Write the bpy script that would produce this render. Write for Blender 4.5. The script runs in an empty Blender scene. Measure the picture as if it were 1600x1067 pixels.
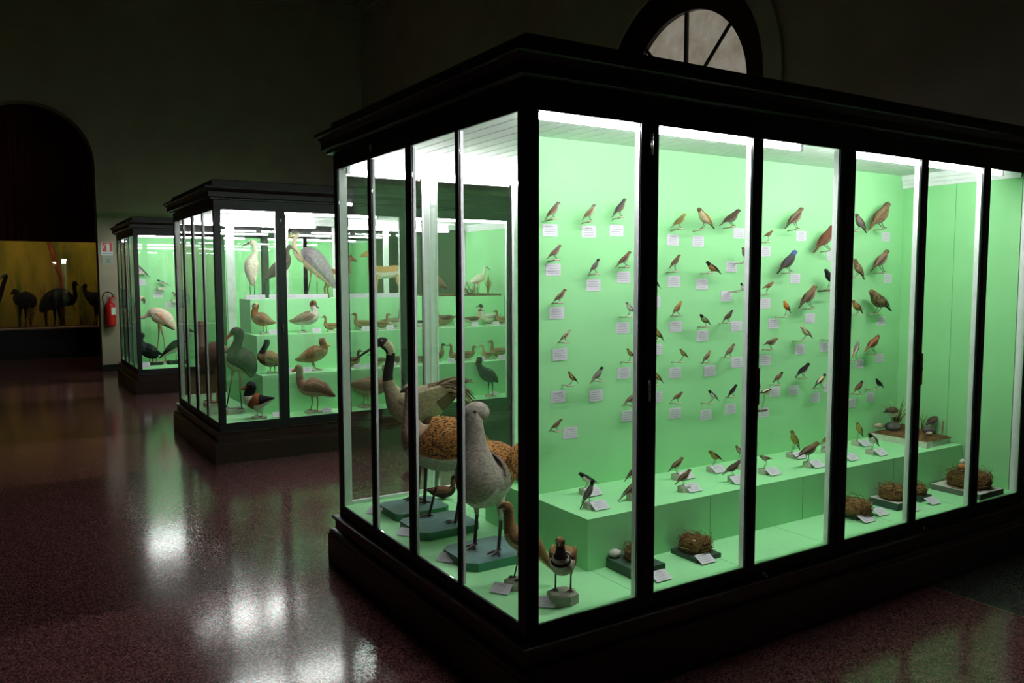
import bpy, math, random
from mathutils import Vector
random.seed(7)
SC = bpy.context.scene
COL = SC.collection
PI = math.pi
LEDGES=[5.12,5.42,5.72,0.7,1.051,1.387,0.449,0.485,0.511]
DIPPERS=[
([3.244,0.655,0.749],[3.107,0.655,0.751],[3.203,0.655,0.689]),
([3.424,0.5,0.711],[3.317,0.5,0.672],[3.379,0.5,0.656]),
]
BIRDS=[
([0.645,0.715,1.94],[0.568,0.715,1.861],[0.62,0.715,1.872],'greybrown',1,'grey-brown songbird'),
([0.854,0.715,1.938],[0.78,0.715,1.863],[0.831,0.715,1.867],'palebrown',1,'pale brown songbird'),
([1.041,0.715,1.974],[0.96,0.715,1.886],[1.018,0.715,1.893],'darkgrey',1,'dark grey songbird'),
([0.655,0.715,1.743],[0.58,0.715,1.682],[0.634,0.715,1.683],'greybrown',1,'grey-brown songbird'),
([0.881,0.715,1.682],[0.823,0.715,1.614],[0.871,0.715,1.619],'slate',0.95,'slate-grey dark-headed songbird'),
([1.075,0.715,1.719],[0.986,0.715,1.647],[1.057,0.715,1.654],'brown',0.95,'brown songbird'),
([0.684,0.715,1.539],[0.61,0.715,1.477],[0.653,0.715,1.484],'rosybrown',0.95,'rosy-brown songbird'),
([1.059,0.715,1.471],[1.117,0.715,1.415],[1.07,0.715,1.408],'greybuff',1.1,'grey and buff songbird'),
([0.71,0.715,1.348],[0.649,0.715,1.295],[0.691,0.715,1.297],'buff',0.9,'buff songbird'),
([1.066,0.715,1.243],[1.117,0.715,1.193],[1.078,0.715,1.182],'olive',1.05,'olive songbird'),
([0.708,0.715,1.15],[0.765,0.715,1.094],[0.716,0.715,1.091],'olive',1,'olive-brown songbird'),
([0.907,0.715,1.159],[0.833,0.715,1.087],[0.9,0.715,1.1],'blackcap',0.95,'grey-brown dark-capped songbird'),
([1.133,0.715,1.023],[1.036,0.715,0.961],[1.109,0.715,0.961],'greybrown',0.9,'grey long-tailed songbird half behind the frame bar'),
([0.663,0.715,0.928],[0.595,0.715,0.881],[0.646,0.715,0.878],'brown',1,'small brown songbird'),
([1.243,0.715,1.342],[1.31,0.715,1.27],[1.259,0.715,1.28],'olive',1,'olive songbird hidden but for its tail'),
([1.243,0.715,1.119],[1.309,0.715,1.055],[1.257,0.715,1.053],'olive',1,'olive-green songbird hidden but for its tail'),
([1.221,0.715,1.596],[1.282,0.715,1.541],[1.238,0.715,1.527],'darkgrey',1,'dark songbird hidden but for its tail'),
([1.438,0.715,1.917],[1.349,0.715,1.85],[1.409,0.715,1.849],'yellowolive',1,'yellow-olive songbird'),
([1.54,0.715,1.948],[1.655,0.715,1.851],[1.564,0.715,1.85],'yellowbrown',1.15,'large yellow-brown songbird'),
([1.833,0.715,1.952],[1.694,0.715,1.871],[1.792,0.715,1.871],'darkbrown',1,'dark brown songbird'),
([1.872,0.715,1.754],[1.924,0.715,1.68],[1.885,0.715,1.68],'darkbrown',1.1,'dark brown plump songbird'),
([1.406,0.715,1.708],[1.335,0.715,1.64],[1.38,0.715,1.631],'brown',1,'brown songbird'),
([1.607,0.715,1.674],[1.713,0.715,1.614],[1.623,0.715,1.624],'chestnutblack',1,'chestnut and black songbird'),
([1.866,0.715,1.562],[1.91,0.715,1.501],[1.839,0.715,1.524],'pied',1,'black and white songbird'),
([1.422,0.715,1.469],[1.359,0.715,1.401],[1.412,0.715,1.404],'orangebrown',1.05,'orange-brown songbird'),
([1.565,0.715,1.398],[1.641,0.715,1.344],[1.611,0.715,1.34],'tit',1.2,'green black-headed tit'),
([1.799,0.715,1.415],[1.724,0.715,1.354],[1.775,0.715,1.356],'darkbrown',1,'dark brown songbird'),
([1.423,0.715,1.224],[1.482,0.715,1.174],[1.423,0.715,1.162],'olive',1.05,'olive songbird'),
([1.636,0.715,1.204],[1.58,0.715,1.141],[1.634,0.715,1.147],'redstart',1,'brown dark-tailed songbird'),
([1.818,0.715,1.23],[1.743,0.715,1.163],[1.793,0.715,1.164],'rosybrown',1,'rosy-brown songbird'),
([1.438,0.715,0.998],[1.364,0.715,0.96],[1.415,0.715,0.945],'brown',1.05,'brown songbird'),
([1.638,0.715,0.991],[1.712,0.715,0.932],[1.645,0.715,0.927],'pied',0.95,'pale pied songbird'),
([1.842,0.715,1.006],[1.774,0.715,0.941],[1.831,0.715,0.944],'wheatear',1,'black and white songbird'),
([2.104,0.715,1.851],[2.031,0.715,1.819],[2.071,0.715,1.796],'robinlike',1,'small rust-breasted songbird'),
([2.348,0.715,1.983],[2.212,0.715,1.872],[2.316,0.715,1.873],'rosybrown',1.05,'rosy-brown thrush'),
([2.628,0.715,1.887],[2.469,0.715,1.74],[2.614,0.715,1.756],'chestnut',1.05,'large chestnut-brown thrush'),
([2.3,0.715,1.738],[2.154,0.715,1.616],[2.267,0.715,1.627],'bluerock',1,'blue-headed thrush'),
([2.58,0.715,1.635],[2.694,0.715,1.543],[2.601,0.715,1.523],'black',1.1,'black thrush on a brown branch'),
([2.12,0.715,1.566],[2.032,0.715,1.532],[2.067,0.715,1.505],'robinlike',0.95,'small brown songbird'),
([2.485,0.715,1.537],[2.345,0.715,1.417],[2.467,0.715,1.417],'brown',1.1,'large brown thrush'),
([2.22,0.715,1.458],[2.279,0.715,1.39],[2.229,0.715,1.375],'robin',1.25,'orange-breasted robin'),
([2.379,0.715,1.306],[2.478,0.715,1.239],[2.385,0.715,1.23],'buff',1,'buff and white songbird'),
([2.664,0.715,1.301],[2.749,0.715,1.232],[2.645,0.715,1.227],'black',1.1,'black songbird half behind the frame bar'),
([2.163,0.715,1.246],[2.053,0.715,1.218],[2.119,0.715,1.192],'brown',1.1,'brown songbird'),
([2.446,0.715,1.087],[2.331,0.715,1.017],[2.416,0.715,1.009],'wheatear',1,'black and white wheatear'),
([2.217,0.715,1.051],[2.136,0.715,0.997],[2.19,0.715,0.986],'darkcapbrown',1,'brown dark-headed songbird'),
([2.6,0.715,1.013],[2.502,0.715,0.945],[2.58,0.715,0.937],'creamwheatear',1,'cream and black wheatear'),
([2.117,0.715,0.962],[2.026,0.715,0.945],[2.057,0.715,0.852],'creamwheatear',1.2,'cream and brown bird on a dark twig'),
([2.855,0.715,1.97],[2.958,0.715,1.866],[2.863,0.715,1.88],'darkbrown',1.15,'dark brown thrush half behind the frame bar'),
([3.164,0.715,2.045],[2.974,0.715,1.88],[3.132,0.715,1.899],'speckled',1.1,'large speckled brown thrush'),
([2.853,0.715,1.697],[2.953,0.715,1.582],[2.869,0.715,1.598],'speckled',1.1,'speckled thrush half behind the frame bar'),
([3.174,0.715,1.754],[3.018,0.715,1.634],[3.148,0.715,1.628],'rosybrown',1.05,'brown thrush'),
([3.029,0.715,1.502],[3.241,0.715,1.382],[3.087,0.715,1.371],'rollerdark',1.2,'large mottled olive-brown bird'),
([2.849,0.715,1.451],[2.951,0.715,1.372],[2.897,0.715,1.37],'redstart',1.1,'rusty songbird half behind the frame bar'),
([2.91,0.715,1.193],[2.853,0.715,1.101],[2.895,0.715,1.087],'greyhead',1.1,'grey-headed red-bellied songbird'),
([3.114,0.715,1.223],[2.98,0.715,1.136],[3.089,0.715,1.116],'rust',1.1,'rusty-brown songbird'),
([2.964,0.715,0.947],[2.877,0.715,0.879],[2.953,0.715,0.873],'rustblackcap',1,'rusty dark-headed songbird'),
([3.11,0.715,0.951],[3.189,0.715,0.89],[3.101,0.715,0.891],'black',1,'small black songbird'),
]
WCARDS=[[0.646,1.819],[0.875,1.819],[1.047,1.83],[0.665,1.635],[0.905,1.559],[1.096,1.598],[0.686,1.429],[1.091,1.344],[0.705,1.231],[1.103,1.116],[0.695,1.027],[0.926,1.014],[1.133,0.893],[0.768,0.844],[1.317,1.222],[1.321,0.976],[1.3,1.471],[1.425,1.791],[1.605,1.788],[1.915,1.839],[1.863,1.655],[1.436,1.576],[1.639,1.56],[1.828,1.495],[1.453,1.338],[1.649,1.283],[1.91,1.326],[1.453,1.094],[1.709,1.088],[1.919,1.122],[1.457,0.878],[1.686,0.848],[1.877,0.863],[2.134,1.743],[2.439,1.837],[2.722,1.727],[2.395,1.588],[2.14,1.448],[2.539,1.352],[2.215,1.33],[2.455,1.169],[2.679,1.172],[2.155,1.121],[2.407,0.929],[2.24,0.932],[2.609,0.868],[2.153,0.818],[3.263,1.852],[3.296,1.588],[3.241,1.313],[3.03,1.048],[3.237,1.074],[2.967,0.804],[3.155,0.826],[2.733,0.925]]
BBIRDS=[
([0.74,0.664,0.668],[0.849,0.664,0.609],[0.77,0.664,0.5934999999999999],'pied',1.0,'black and white wagtail in the back row nearest the corner'),
([0.659,0.462,0.687],[0.588,0.462,0.575],[0.644,0.462,0.5934999999999999],'wagtail',0.8,'grey long-tailed wagtail at the front edge nearest the corner'),
([1.041,0.593,0.694],[0.949,0.593,0.617],[1.034,0.593,0.5934999999999999],'darkcapbrown',0.75,'dark-tailed wagtail in the back row half behind the frame bar'),
([0.933,0.468,0.661],[0.811,0.468,0.573],[0.898,0.468,0.5934999999999999],'yellowwag',0.7,'olive wagtail at the front edge half behind the frame bar'),
([1.372,0.639,0.672],[1.277,0.639,0.614],[1.34,0.639,0.5934999999999999],'brown',1,'brown pipit in the back row left in the second pane'),
([1.237,0.447,0.665],[1.141,0.447,0.608],[1.202,0.447,0.5934999999999999],'brown',1,'brown lark at the front edge in the second pane'),
([1.592,0.659,0.677],[1.693,0.659,0.615],[1.611,0.659,0.5934999999999999],'olive',1.05,'olive-brown pipit in the back row middle of the second pane'),
([1.756,0.626,0.691],[1.827,0.626,0.632],[1.793,0.626,0.5934999999999999],'brown',1.1,'brown lark in the back row by the second frame bar'),
([1.589,0.454,0.663],[1.47,0.454,0.611],[1.551,0.454,0.5934999999999999],'darkbrown',0.95,'brown lark at the front edge by the second frame bar'),
([1.778,0.479,0.663],[1.874,0.479,0.637],[1.807,0.479,0.5934999999999999],'palebrown',1.05,'sandy short-tailed lark in the third pane'),
([2.245,0.66,0.715],[2.32,0.66,0.602],[2.25,0.66,0.5934999999999999],'olivestreak',1.05,'streaked olive bunting gazing upward in the third pane'),
([2.201,0.456,0.687],[2.028,0.456,0.629],[2.135,0.456,0.5934999999999999],'brown',0.95,'long brown lark at the front edge of the third pane'),
([2.591,0.633,0.668],[2.462,0.633,0.625],[2.524,0.633,0.5934999999999999],'rust',1,'rusty bunting half behind the third frame bar'),
([2.858,0.665,0.702],[2.918,0.665,0.612],[2.856,0.665,0.5934999999999999],'olivestreak',1.2,'plump streaked bunting with a black eye stripe'),
([2.688,0.468,0.685],[2.785,0.468,0.606],[2.711,0.468,0.5934999999999999],'pied',1.3,'black-collared bunting beside the mounted diorama'),
]
BCARDS=[[0.79,0.627],[0.67,0.426],[0.929,0.416],[1.388,0.621],[1.238,0.423],[1.626,0.628],[1.866,0.644],[1.537,0.412],[1.824,0.435],[2.262,0.614],[2.163,0.423],[2.55,0.643],[2.878,0.622],[2.725,0.416],[2.473,0.428]]
FCARDS=[[1.038,0.142],[0.731,0.092],[2.176,0.128],[2.347,0.161],[2.554,0.115],[2.782,0.133],[3.083,0.022]]
LCARDS=[[0.094,1.624],[0.051,1.2],[0.071,0.77],[0.097,0.332],[0.17,0.126]]
TALL=[
{'name': 'crane','o': [0.323,1.58,0.38],'st': [[0.262,0.6464,0.0138,0.0172,'plume','plume'],[0.1997,0.6256,0.0414,0.0518,'plume','plume'],[0.1373,0.5909,0.0608,0.076,'plume','plume'],[0.0748,0.5562,0.0746,0.0933,'cranegrey','cranegrey'],[0.0158,0.5354,0.0802,0.1002,'cranegrey','cranegrey'],[-0.0465,0.5286,0.0802,0.1002,'cranegrey','cranegrey'],[-0.0911,0.5496,0.0636,0.0795,'cranegrey','cranegrey'],[-0.125,0.5984,0.0387,0.0483,'cranegrey','cranegrey'],[-0.1451,0.6472,0.0276,0.0345,'cranegrey','cranegrey'],[-0.1514,0.6888,0.0221,0.0276,'craneblack','craneblack'],[-0.1437,0.7443,0.0201,0.0251,'craneblack','craneblack'],[-0.1362,0.7858,0.0193,0.0241,'craneblack','craneblack'],[-0.1357,0.8238,0.0206,0.0258,'cranepale','craneblack'],[-0.1491,0.8514,0.0234,0.0292,'cranepale','craneblack'],[-0.1797,0.8722,0.0234,0.0292,'craneblack','craneblack'],[-0.2073,0.8619,0.0137,0.0172,'bill','bill'],[-0.2247,0.8481,0.0071,0.0089,'bill','bill'],[-0.2734,0.8172,0.0055,0.0069,'bill','bill'],[-0.3291,0.7758,0.0022,0.0028,'bill','bill']],'legs': [[[0.039,0.4375],[0.0196,0.2443],[-0.0075,0.0]],[[0.0736,0.4375],[0.0579,0.2548],[0.0415,0.0]]]},
{'name': 'bustard','o': [0.284,1.216,0.38],'st': [[0.2854,0.3403,0.0144,0.016,'barred','white'],[0.2212,0.3534,0.0578,0.0642,'barred','white'],[0.1476,0.3764,0.0953,0.1059,'barred','white'],[0.0514,0.3863,0.1241,0.1379,'barred','white'],[-0.0287,0.393,0.1241,0.1379,'barred','white'],[-0.0927,0.4061,0.1039,0.1154,'barred','white'],[-0.1339,0.4451,0.0692,0.0769,'tanneck','tanneck'],[-0.1524,0.5034,0.0403,0.0448,'tanneck','tanneck'],[-0.155,0.5616,0.0288,0.032,'tanneck','tanneck'],[-0.1511,0.6132,0.0259,0.0287,'tanneck','tanneck'],[-0.1507,0.6486,0.0273,0.0303,'tanneck','tanneck'],[-0.1633,0.6647,0.0258,0.0287,'tanneck','tanneck'],[-0.1857,0.6583,0.0115,0.0128,'bill','bill'],[-0.2018,0.6487,0.0029,0.0032,'bill','bill']],'legs': [[[-0.017,0.2757],[-0.031,0.1547],[-0.0712,0.0]],[[0.0859,0.2755],[0.0979,0.1544],[0.071,0.0]]]},
{'name': 'female','o': [0.178,0.349,0.372],'st': [[0.1559,0.0345,0.0047,0.0052,'sandbrown','cream'],[0.1193,0.0827,0.0164,0.0182,'sandbrown','cream'],[0.0725,0.1415,0.0351,0.039,'sandbrown','cream'],[0.0257,0.1682,0.0468,0.052,'sandbrown','cream'],[-0.0081,0.1868,0.0374,0.0416,'sandbrown','cream'],[-0.0236,0.224,0.0222,0.0247,'sandbrown','sandbrown'],[-0.0287,0.2638,0.0187,0.0207,'sandbrown','sandbrown'],[-0.0338,0.2982,0.021,0.0233,'sandbrown','sandbrown'],[-0.0493,0.3061,0.0152,0.0168,'sandbrown','cream'],[-0.0649,0.2982,0.0051,0.0057,'bill','bill'],[-0.0753,0.2903,0.0014,0.0016,'bill','bill']],'legs': [[[0.0152,0.1256],[0.0047,0.0562],[-0.0084,0.0]],[[0.0308,0.1256],[0.0255,0.0562],[0.015,0.0]]]},
{'name': 'ibiswhite','o': [0.576,5.8,1.403],'st': [[-0.0098,0.1202,0.0152,0.0127,'creamwhite','creamwhite'],[-0.0207,0.1834,0.0494,0.0411,'creamwhite','creamwhite'],[-0.0246,0.2717,0.0797,0.0664,'creamwhite','creamwhite'],[-0.0163,0.3472,0.0796,0.0664,'creamwhite','creamwhite'],[-0.0023,0.3975,0.0493,0.0411,'creamwhite','creamwhite'],[0.0181,0.4477,0.0273,0.0227,'creamwhite','creamwhite'],[0.0131,0.4979,0.0257,0.0215,'creamwhite','creamwhite'],[0.0078,0.5356,0.0348,0.029,'creamwhite','creamwhite'],[-0.0173,0.5419,0.0303,0.0252,'creamwhite','creamwhite'],[-0.049,0.5357,0.0114,0.0095,'bill','bill'],[-0.0809,0.5232,0.0091,0.0076,'bill','bill'],[-0.1194,0.4982,0.0053,0.0044,'bill','bill']],'legs': [[[-0.052,0.1961],[-0.0543,0.114],[-0.0504,0.0]],[[0.0176,0.1959],[0.0154,0.1138],[0.0067,0.0]]]},
{'name': 'ibisdark','o': [0.827,5.9,1.403],'st': [[-0.1134,0.1763,0.0111,0.013,'glossy','glossy'],[-0.0665,0.228,0.0331,0.039,'glossy','glossy'],[-0.0002,0.2797,0.0552,0.065,'glossy','glossy'],[0.0725,0.3313,0.0552,0.0649,'glossy','glossy'],[0.1128,0.3893,0.0331,0.0389,'glossy','glossy'],[0.1141,0.441,0.0176,0.0208,'glossy','glossy'],[0.1216,0.4861,0.0176,0.0207,'glossy','glossy'],[0.1415,0.5054,0.0209,0.0246,'glossy','glossy'],[0.1672,0.4924,0.0077,0.0091,'bill','bill'],[0.199,0.4666,0.0055,0.0065,'bill','bill'],[0.2242,0.4343,0.0033,0.0039,'bill','bill']],'legs': [[[0.0116,0.2343],[-0.0039,0.1306],[-0.0067,0.0]],[[0.0506,0.2343],[0.0351,0.1306],[0.0454,0.0]]]},
{'name': 'heron','o': [1.167,5.82,1.403],'st': [[0.2388,0.089,0.0112,0.0132,'herongrey','heronpale'],[0.1875,0.1681,0.0448,0.0527,'herongrey','heronpale'],[0.1106,0.2733,0.0784,0.0922,'herongrey','heronpale'],[0.0269,0.3652,0.0951,0.1119,'herongrey','heronpale'],[-0.0443,0.4177,0.0839,0.0986,'herongrey','heronpale'],[-0.1038,0.4048,0.0447,0.0526,'heronpale','heronpale'],[-0.1489,0.4441,0.0307,0.0362,'heronpale','heronpale'],[-0.1737,0.5095,0.0235,0.0276,'heronpale','heronpale'],[-0.1722,0.5748,0.0212,0.025,'heronpale','heronpale'],[-0.1514,0.6204,0.0223,0.0263,'heronpale','heronpale'],[-0.1507,0.653,0.0257,0.0302,'darkcap','heronpale'],[-0.1769,0.6563,0.0257,0.0302,'darkcap','heronpale'],[-0.2002,0.64,0.0167,0.0197,'heronpale','heronpale'],[-0.2136,0.627,0.0084,0.0098,'billyellow','billyellow'],[-0.2305,0.6075,0.0073,0.0085,'billyellow','billyellow'],[-0.261,0.5684,0.0022,0.0026,'billyellow','billyellow']],'legs': [[[-0.0142,0.2867],[-0.0303,0.1554],[-0.0659,0.0]],[[0.0447,0.2734],[0.062,0.1552],[0.0595,0.0]]]},
{'name': 'stork','o': [0.235,5.363,0.385],'st': [[0.1807,0.2882,0.0238,0.0238,'storkdark','storkbelly'],[0.1648,0.3601,0.0714,0.0714,'storkdark','storkbelly'],[0.1075,0.4379,0.1189,0.1189,'storkdark','storkbelly'],[0.0255,0.4799,0.107,0.107,'storkdark','storkbelly'],[0.0333,0.5455,0.0594,0.0594,'storkdark','storkdark'],[0.0589,0.611,0.0415,0.0415,'storkdark','storkdark'],[0.0784,0.6705,0.0415,0.0415,'storkdark','storkdark'],[0.0678,0.7121,0.0445,0.0445,'storkdark','storkdark'],[0.0324,0.7181,0.0356,0.0356,'storkdark','storkdark'],[-0.0102,0.6825,0.0154,0.0154,'billred','billred'],[-0.0468,0.6469,0.0119,0.0119,'billred','billred'],[-0.0835,0.6113,0.0047,0.0047,'billred','billred']],'legs': [[[-0.0018,0.3604],[-0.0432,0.1686],[-0.0781,0.0]],[[0.0934,0.3602],[0.088,0.1684],[0.1013,0.0]]]},
{'name': 'goose_end','o': [0.165,5.872,0.385],'st': [[0.1811,0.3911,0.0266,0.0313,'vulture','vulture'],[0.1384,0.4289,0.0851,0.1001,'vulture','vulture'],[0.0453,0.4542,0.1169,0.1376,'vulture','vulture'],[-0.0422,0.4544,0.1063,0.1251,'vulture','vulture'],[-0.0906,0.5047,0.0637,0.075,'vulture','vulture'],[-0.1003,0.5925,0.0372,0.0437,'tanneck','tanneck'],[-0.0975,0.6801,0.0345,0.0406,'tanneck','tanneck'],[-0.083,0.7426,0.0371,0.0436,'tanneck','tanneck'],[-0.1009,0.7676,0.0318,0.0374,'tanneck','tanneck'],[-0.1264,0.7489,0.0132,0.0156,'bill','bill'],[-0.1522,0.724,0.0053,0.0062,'bill','bill']],'legs': [[[-0.0086,0.3285],[-0.0267,0.1519],[-0.044,0.0]],[[0.0665,0.3284],[0.0611,0.1518],[0.0565,0.0]]]},
{'name': 'shelduck','o': [0.369,4.94,0.36],'st': [[0.1364,0.1634,0.0086,0.0086,'black','white'],[0.0845,0.1519,0.0287,0.0287,'black','white'],[0.0383,0.1405,0.0517,0.0517,'black','white'],[-0.0078,0.1348,0.0717,0.0717,'chestnut','white'],[-0.0478,0.1406,0.0746,0.0746,'chestnut','chestnut'],[-0.0816,0.1639,0.0631,0.0631,'white','white'],[-0.0859,0.2159,0.0459,0.0459,'greenblack','greenblack'],[-0.0676,0.2563,0.043,0.043,'greenblack','greenblack'],[-0.0786,0.2737,0.043,0.043,'greenblack','greenblack'],[-0.1192,0.2564,0.0172,0.0172,'billred','billred'],[-0.1598,0.2392,0.0086,0.0086,'billred','billred']],'legs': [[[-0.0267,0.0711],[-0.0339,0.0188],[-0.0289,0.0]],[[0.0307,0.0709],[0.0293,0.0187],[0.0228,0.0]]]},
{'name': 'goose','o': [0.874,4.97,0.36],'st': [[0.2055,0.1364,0.0076,0.009,'goosebrown','goosebelly'],[0.1582,0.1606,0.0304,0.0358,'goosebrown','goosebelly'],[0.0875,0.2029,0.0609,0.0716,'goosebrown','goosebelly'],[0.0043,0.2211,0.0761,0.0895,'goosebrown','goosebelly'],[-0.0671,0.2272,0.0659,0.0775,'goosebrown','goosebelly'],[-0.1139,0.2694,0.0355,0.0417,'goosebrown','goosebrown'],[-0.1245,0.3294,0.0273,0.0322,'goosebrown','goosebrown'],[-0.1234,0.3773,0.0304,0.0357,'goosebrown','goosebrown'],[-0.1347,0.4013,0.0304,0.0357,'goosebrown','goosebrown'],[-0.1649,0.3834,0.0152,0.0179,'billred','billred'],[-0.195,0.3715,0.0061,0.0071,'billred','billred']],'legs': [[[-0.0212,0.1429],[-0.0168,0.0706],[-0.036,0.0]],[[0.0445,0.1428],[0.0489,0.0705],[0.0417,0.0]]]},
{'name': 'wigeon','o': [0.589,5.56,1.069],'st': [[0.1213,0.0968,0.0063,0.0074,'wigeonbody','buffbelly'],[0.0718,0.1031,0.0264,0.031,'wigeonbody','buffbelly'],[0.0103,0.1218,0.0527,0.062,'wigeonbody','buffbelly'],[-0.0511,0.1468,0.0553,0.0651,'wigeonbody','buffbelly'],[-0.0809,0.1902,0.0316,0.0372,'chestnut','chestnut'],[-0.0735,0.2336,0.0242,0.0285,'chestnut','chestnut'],[-0.0665,0.2645,0.0253,0.0297,'cream','chestnut'],[-0.0851,0.2646,0.0147,0.0173,'bill','bill'],[-0.104,0.2522,0.0063,0.0074,'bill','bill']],'legs': [[[-0.0097,0.0722],[-0.011,0.0224],[-0.0121,0.0]],[[0.0338,0.0721],[0.0387,0.0223],[0.0376,0.0]]]},
{'name': 'pintail','o': [0.981,5.56,1.069],'st': [[-0.1437,0.1041,0.0054,0.0064,'pintailgrey','white'],[-0.0993,0.0976,0.0216,0.0255,'pintailgrey','white'],[-0.0353,0.1102,0.0433,0.0509,'pintailgrey','white'],[0.0415,0.1292,0.0568,0.0668,'pintailgrey','white'],[0.0992,0.1482,0.0514,0.0604,'pintailgrey','white'],[0.1192,0.1927,0.0297,0.035,'white','white'],[0.1074,0.2372,0.0249,0.0292,'white','white'],[0.1016,0.2627,0.0292,0.0343,'headbrown','headbrown'],[0.1083,0.2754,0.0281,0.033,'headbrown','headbrown'],[0.133,0.2436,0.0119,0.014,'bill','bill'],[0.1645,0.2308,0.0054,0.0064,'bill','bill']],'legs': [[[-0.0171,0.072],[-0.0182,0.0209],[-0.0192,0.0]],[[0.0148,0.0719],[0.0136,0.0209],[0.0126,0.0]]]},
{'name': 'mallard','o': [0.571,5.26,0.718],'st': [[0.1345,0.0826,0.0102,0.012,'mallardback','headbrown'],[0.0987,0.0947,0.0358,0.0421,'mallardback','headbrown'],[0.039,0.113,0.0562,0.0662,'mallardback','headbrown'],[-0.0209,0.1252,0.0665,0.0782,'mallardback','headbrown'],[-0.0745,0.1434,0.0511,0.0601,'mallardback','headbrown'],[-0.0669,0.2038,0.0255,0.0301,'greenblack','greenblack'],[-0.0416,0.252,0.0235,0.0276,'greenblack','greenblack'],[-0.0349,0.2821,0.0255,0.03,'greenblack','greenblack'],[-0.0533,0.2641,0.0143,0.0168,'billyellow','billyellow'],[-0.06,0.24,0.0071,0.0084,'billyellow','billyellow']],'legs': [[[-0.0104,0.0647],[-0.0176,0.0163],[-0.0184,0.0]],[[0.0378,0.0646],[0.0426,0.0162],[0.0478,0.0]]]},
{'name': 'shoveler','o': [0.99,5.26,0.718],'st': [[-0.1893,0.09,0.0063,0.0074,'duckbrown','duckbelly'],[-0.1396,0.0961,0.0263,0.031,'duckbrown','duckbelly'],[-0.0709,0.1209,0.0526,0.0619,'duckbrown','duckbelly'],[0.0102,0.1518,0.0658,0.0774,'duckbrown','duckbelly'],[0.0727,0.1828,0.0526,0.0619,'duckbrown','duckbelly'],[0.0922,0.2262,0.0315,0.0371,'headbrown','headbrown'],[0.0805,0.2572,0.0305,0.0359,'headbrown','headbrown'],[0.0807,0.2696,0.0315,0.0371,'headbrown','headbrown'],[0.1111,0.2448,0.0137,0.0161,'billyellow','billyellow'],[0.1539,0.2198,0.0074,0.0087,'billyellow','billyellow']],'legs': [[[-0.0409,0.0773],[-0.0175,0.0149],[0.0002,0.0]],[[-0.0099,0.0772],[0.0135,0.0149],[0.0374,0.0]]]},
{'name': 'coot','o': [2.802,4.937,0.36],'st': [[0.0547,0.1361,0.0086,0.0101,'black','black'],[0.0211,0.1702,0.0344,0.0405,'black','black'],[-0.0261,0.1975,0.0574,0.0675,'black','black'],[-0.0799,0.2316,0.0574,0.0675,'black','black'],[-0.1269,0.286,0.0315,0.0371,'black','black'],[-0.1469,0.3335,0.0264,0.031,'black','black'],[-0.1399,0.3809,0.0286,0.0337,'black','black'],[-0.167,0.3538,0.0138,0.0162,'billorange','billorange'],[-0.1874,0.3268,0.0069,0.0081,'billorange','billorange']],'legs': [[[-0.0398,0.1295],[-0.0469,0.0615],[-0.0471,0.0]],[[-0.006,0.1363],[0.0004,0.0614],[0.0002,0.0]]]},
{'name': 'brownGooseRear','o': [1.414,5.02,0.36],'st': [[-0.1459,0.2069,0.0159,0.0187,'goosebrown','goosebelly'],[-0.0963,0.1943,0.0476,0.056,'goosebrown','goosebelly'],[-0.0093,0.1816,0.0741,0.0872,'goosebrown','goosebelly'],[0.0904,0.1877,0.0794,0.0934,'goosebrown','goosebelly'],[0.1654,0.2063,0.0582,0.0685,'goosebrown','goosebelly'],[0.2036,0.2689,0.037,0.0435,'goosebrown','goosebrown'],[0.2045,0.3315,0.0317,0.0373,'goosebrown','goosebrown'],[0.1926,0.369,0.0317,0.0373,'goosebrown','goosebrown'],[0.2235,0.3565,0.0137,0.0162,'billred','billred'],[0.2544,0.3439,0.0053,0.0062,'billred','billred']],'legs': [[[-0.023,0.1063],[-0.0243,0.0308],[-0.0314,0.0]],[[0.0268,0.1062],[0.0256,0.0307],[0.031,0.0]]]},
{'name': 'flamingo','o': [0.427,10.6,0.36],'st': [[0.225,0.4728,0.0162,0.019,'flamingopale','black'],[0.1703,0.5396,0.0566,0.0666,'flamingopale','black'],[0.0786,0.6349,0.0969,0.114,'flamingopale','flamingo'],[-0.0333,0.6922,0.0969,0.114,'flamingopale','flamingo'],[-0.1083,0.7208,0.0646,0.076,'flamingopale','flamingopale'],[-0.1857,0.683,0.0242,0.0285,'flamingopale','flamingopale'],[-0.2627,0.6546,0.021,0.0247,'flamingopale','flamingopale'],[-0.3285,0.6737,0.021,0.0247,'flamingopale','flamingopale'],[-0.3537,0.7593,0.021,0.0247,'flamingopale','flamingopale'],[-0.3402,0.8636,0.021,0.0247,'flamingopale','flamingopale'],[-0.3092,0.9299,0.021,0.0247,'flamingopale','flamingopale'],[-0.2709,0.9393,0.0322,0.0379,'flamingopale','flamingopale'],[-0.2245,0.9108,0.0193,0.0228,'bill','bill'],[-0.2267,0.8539,0.0081,0.0095,'bill','bill']],'legs': [[[-0.0287,0.559],[-0.0466,0.3302],[-0.0938,0.0]],[[0.0188,0.5589],[0.0677,0.33],[0.0779,0.0]]]},
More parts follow.
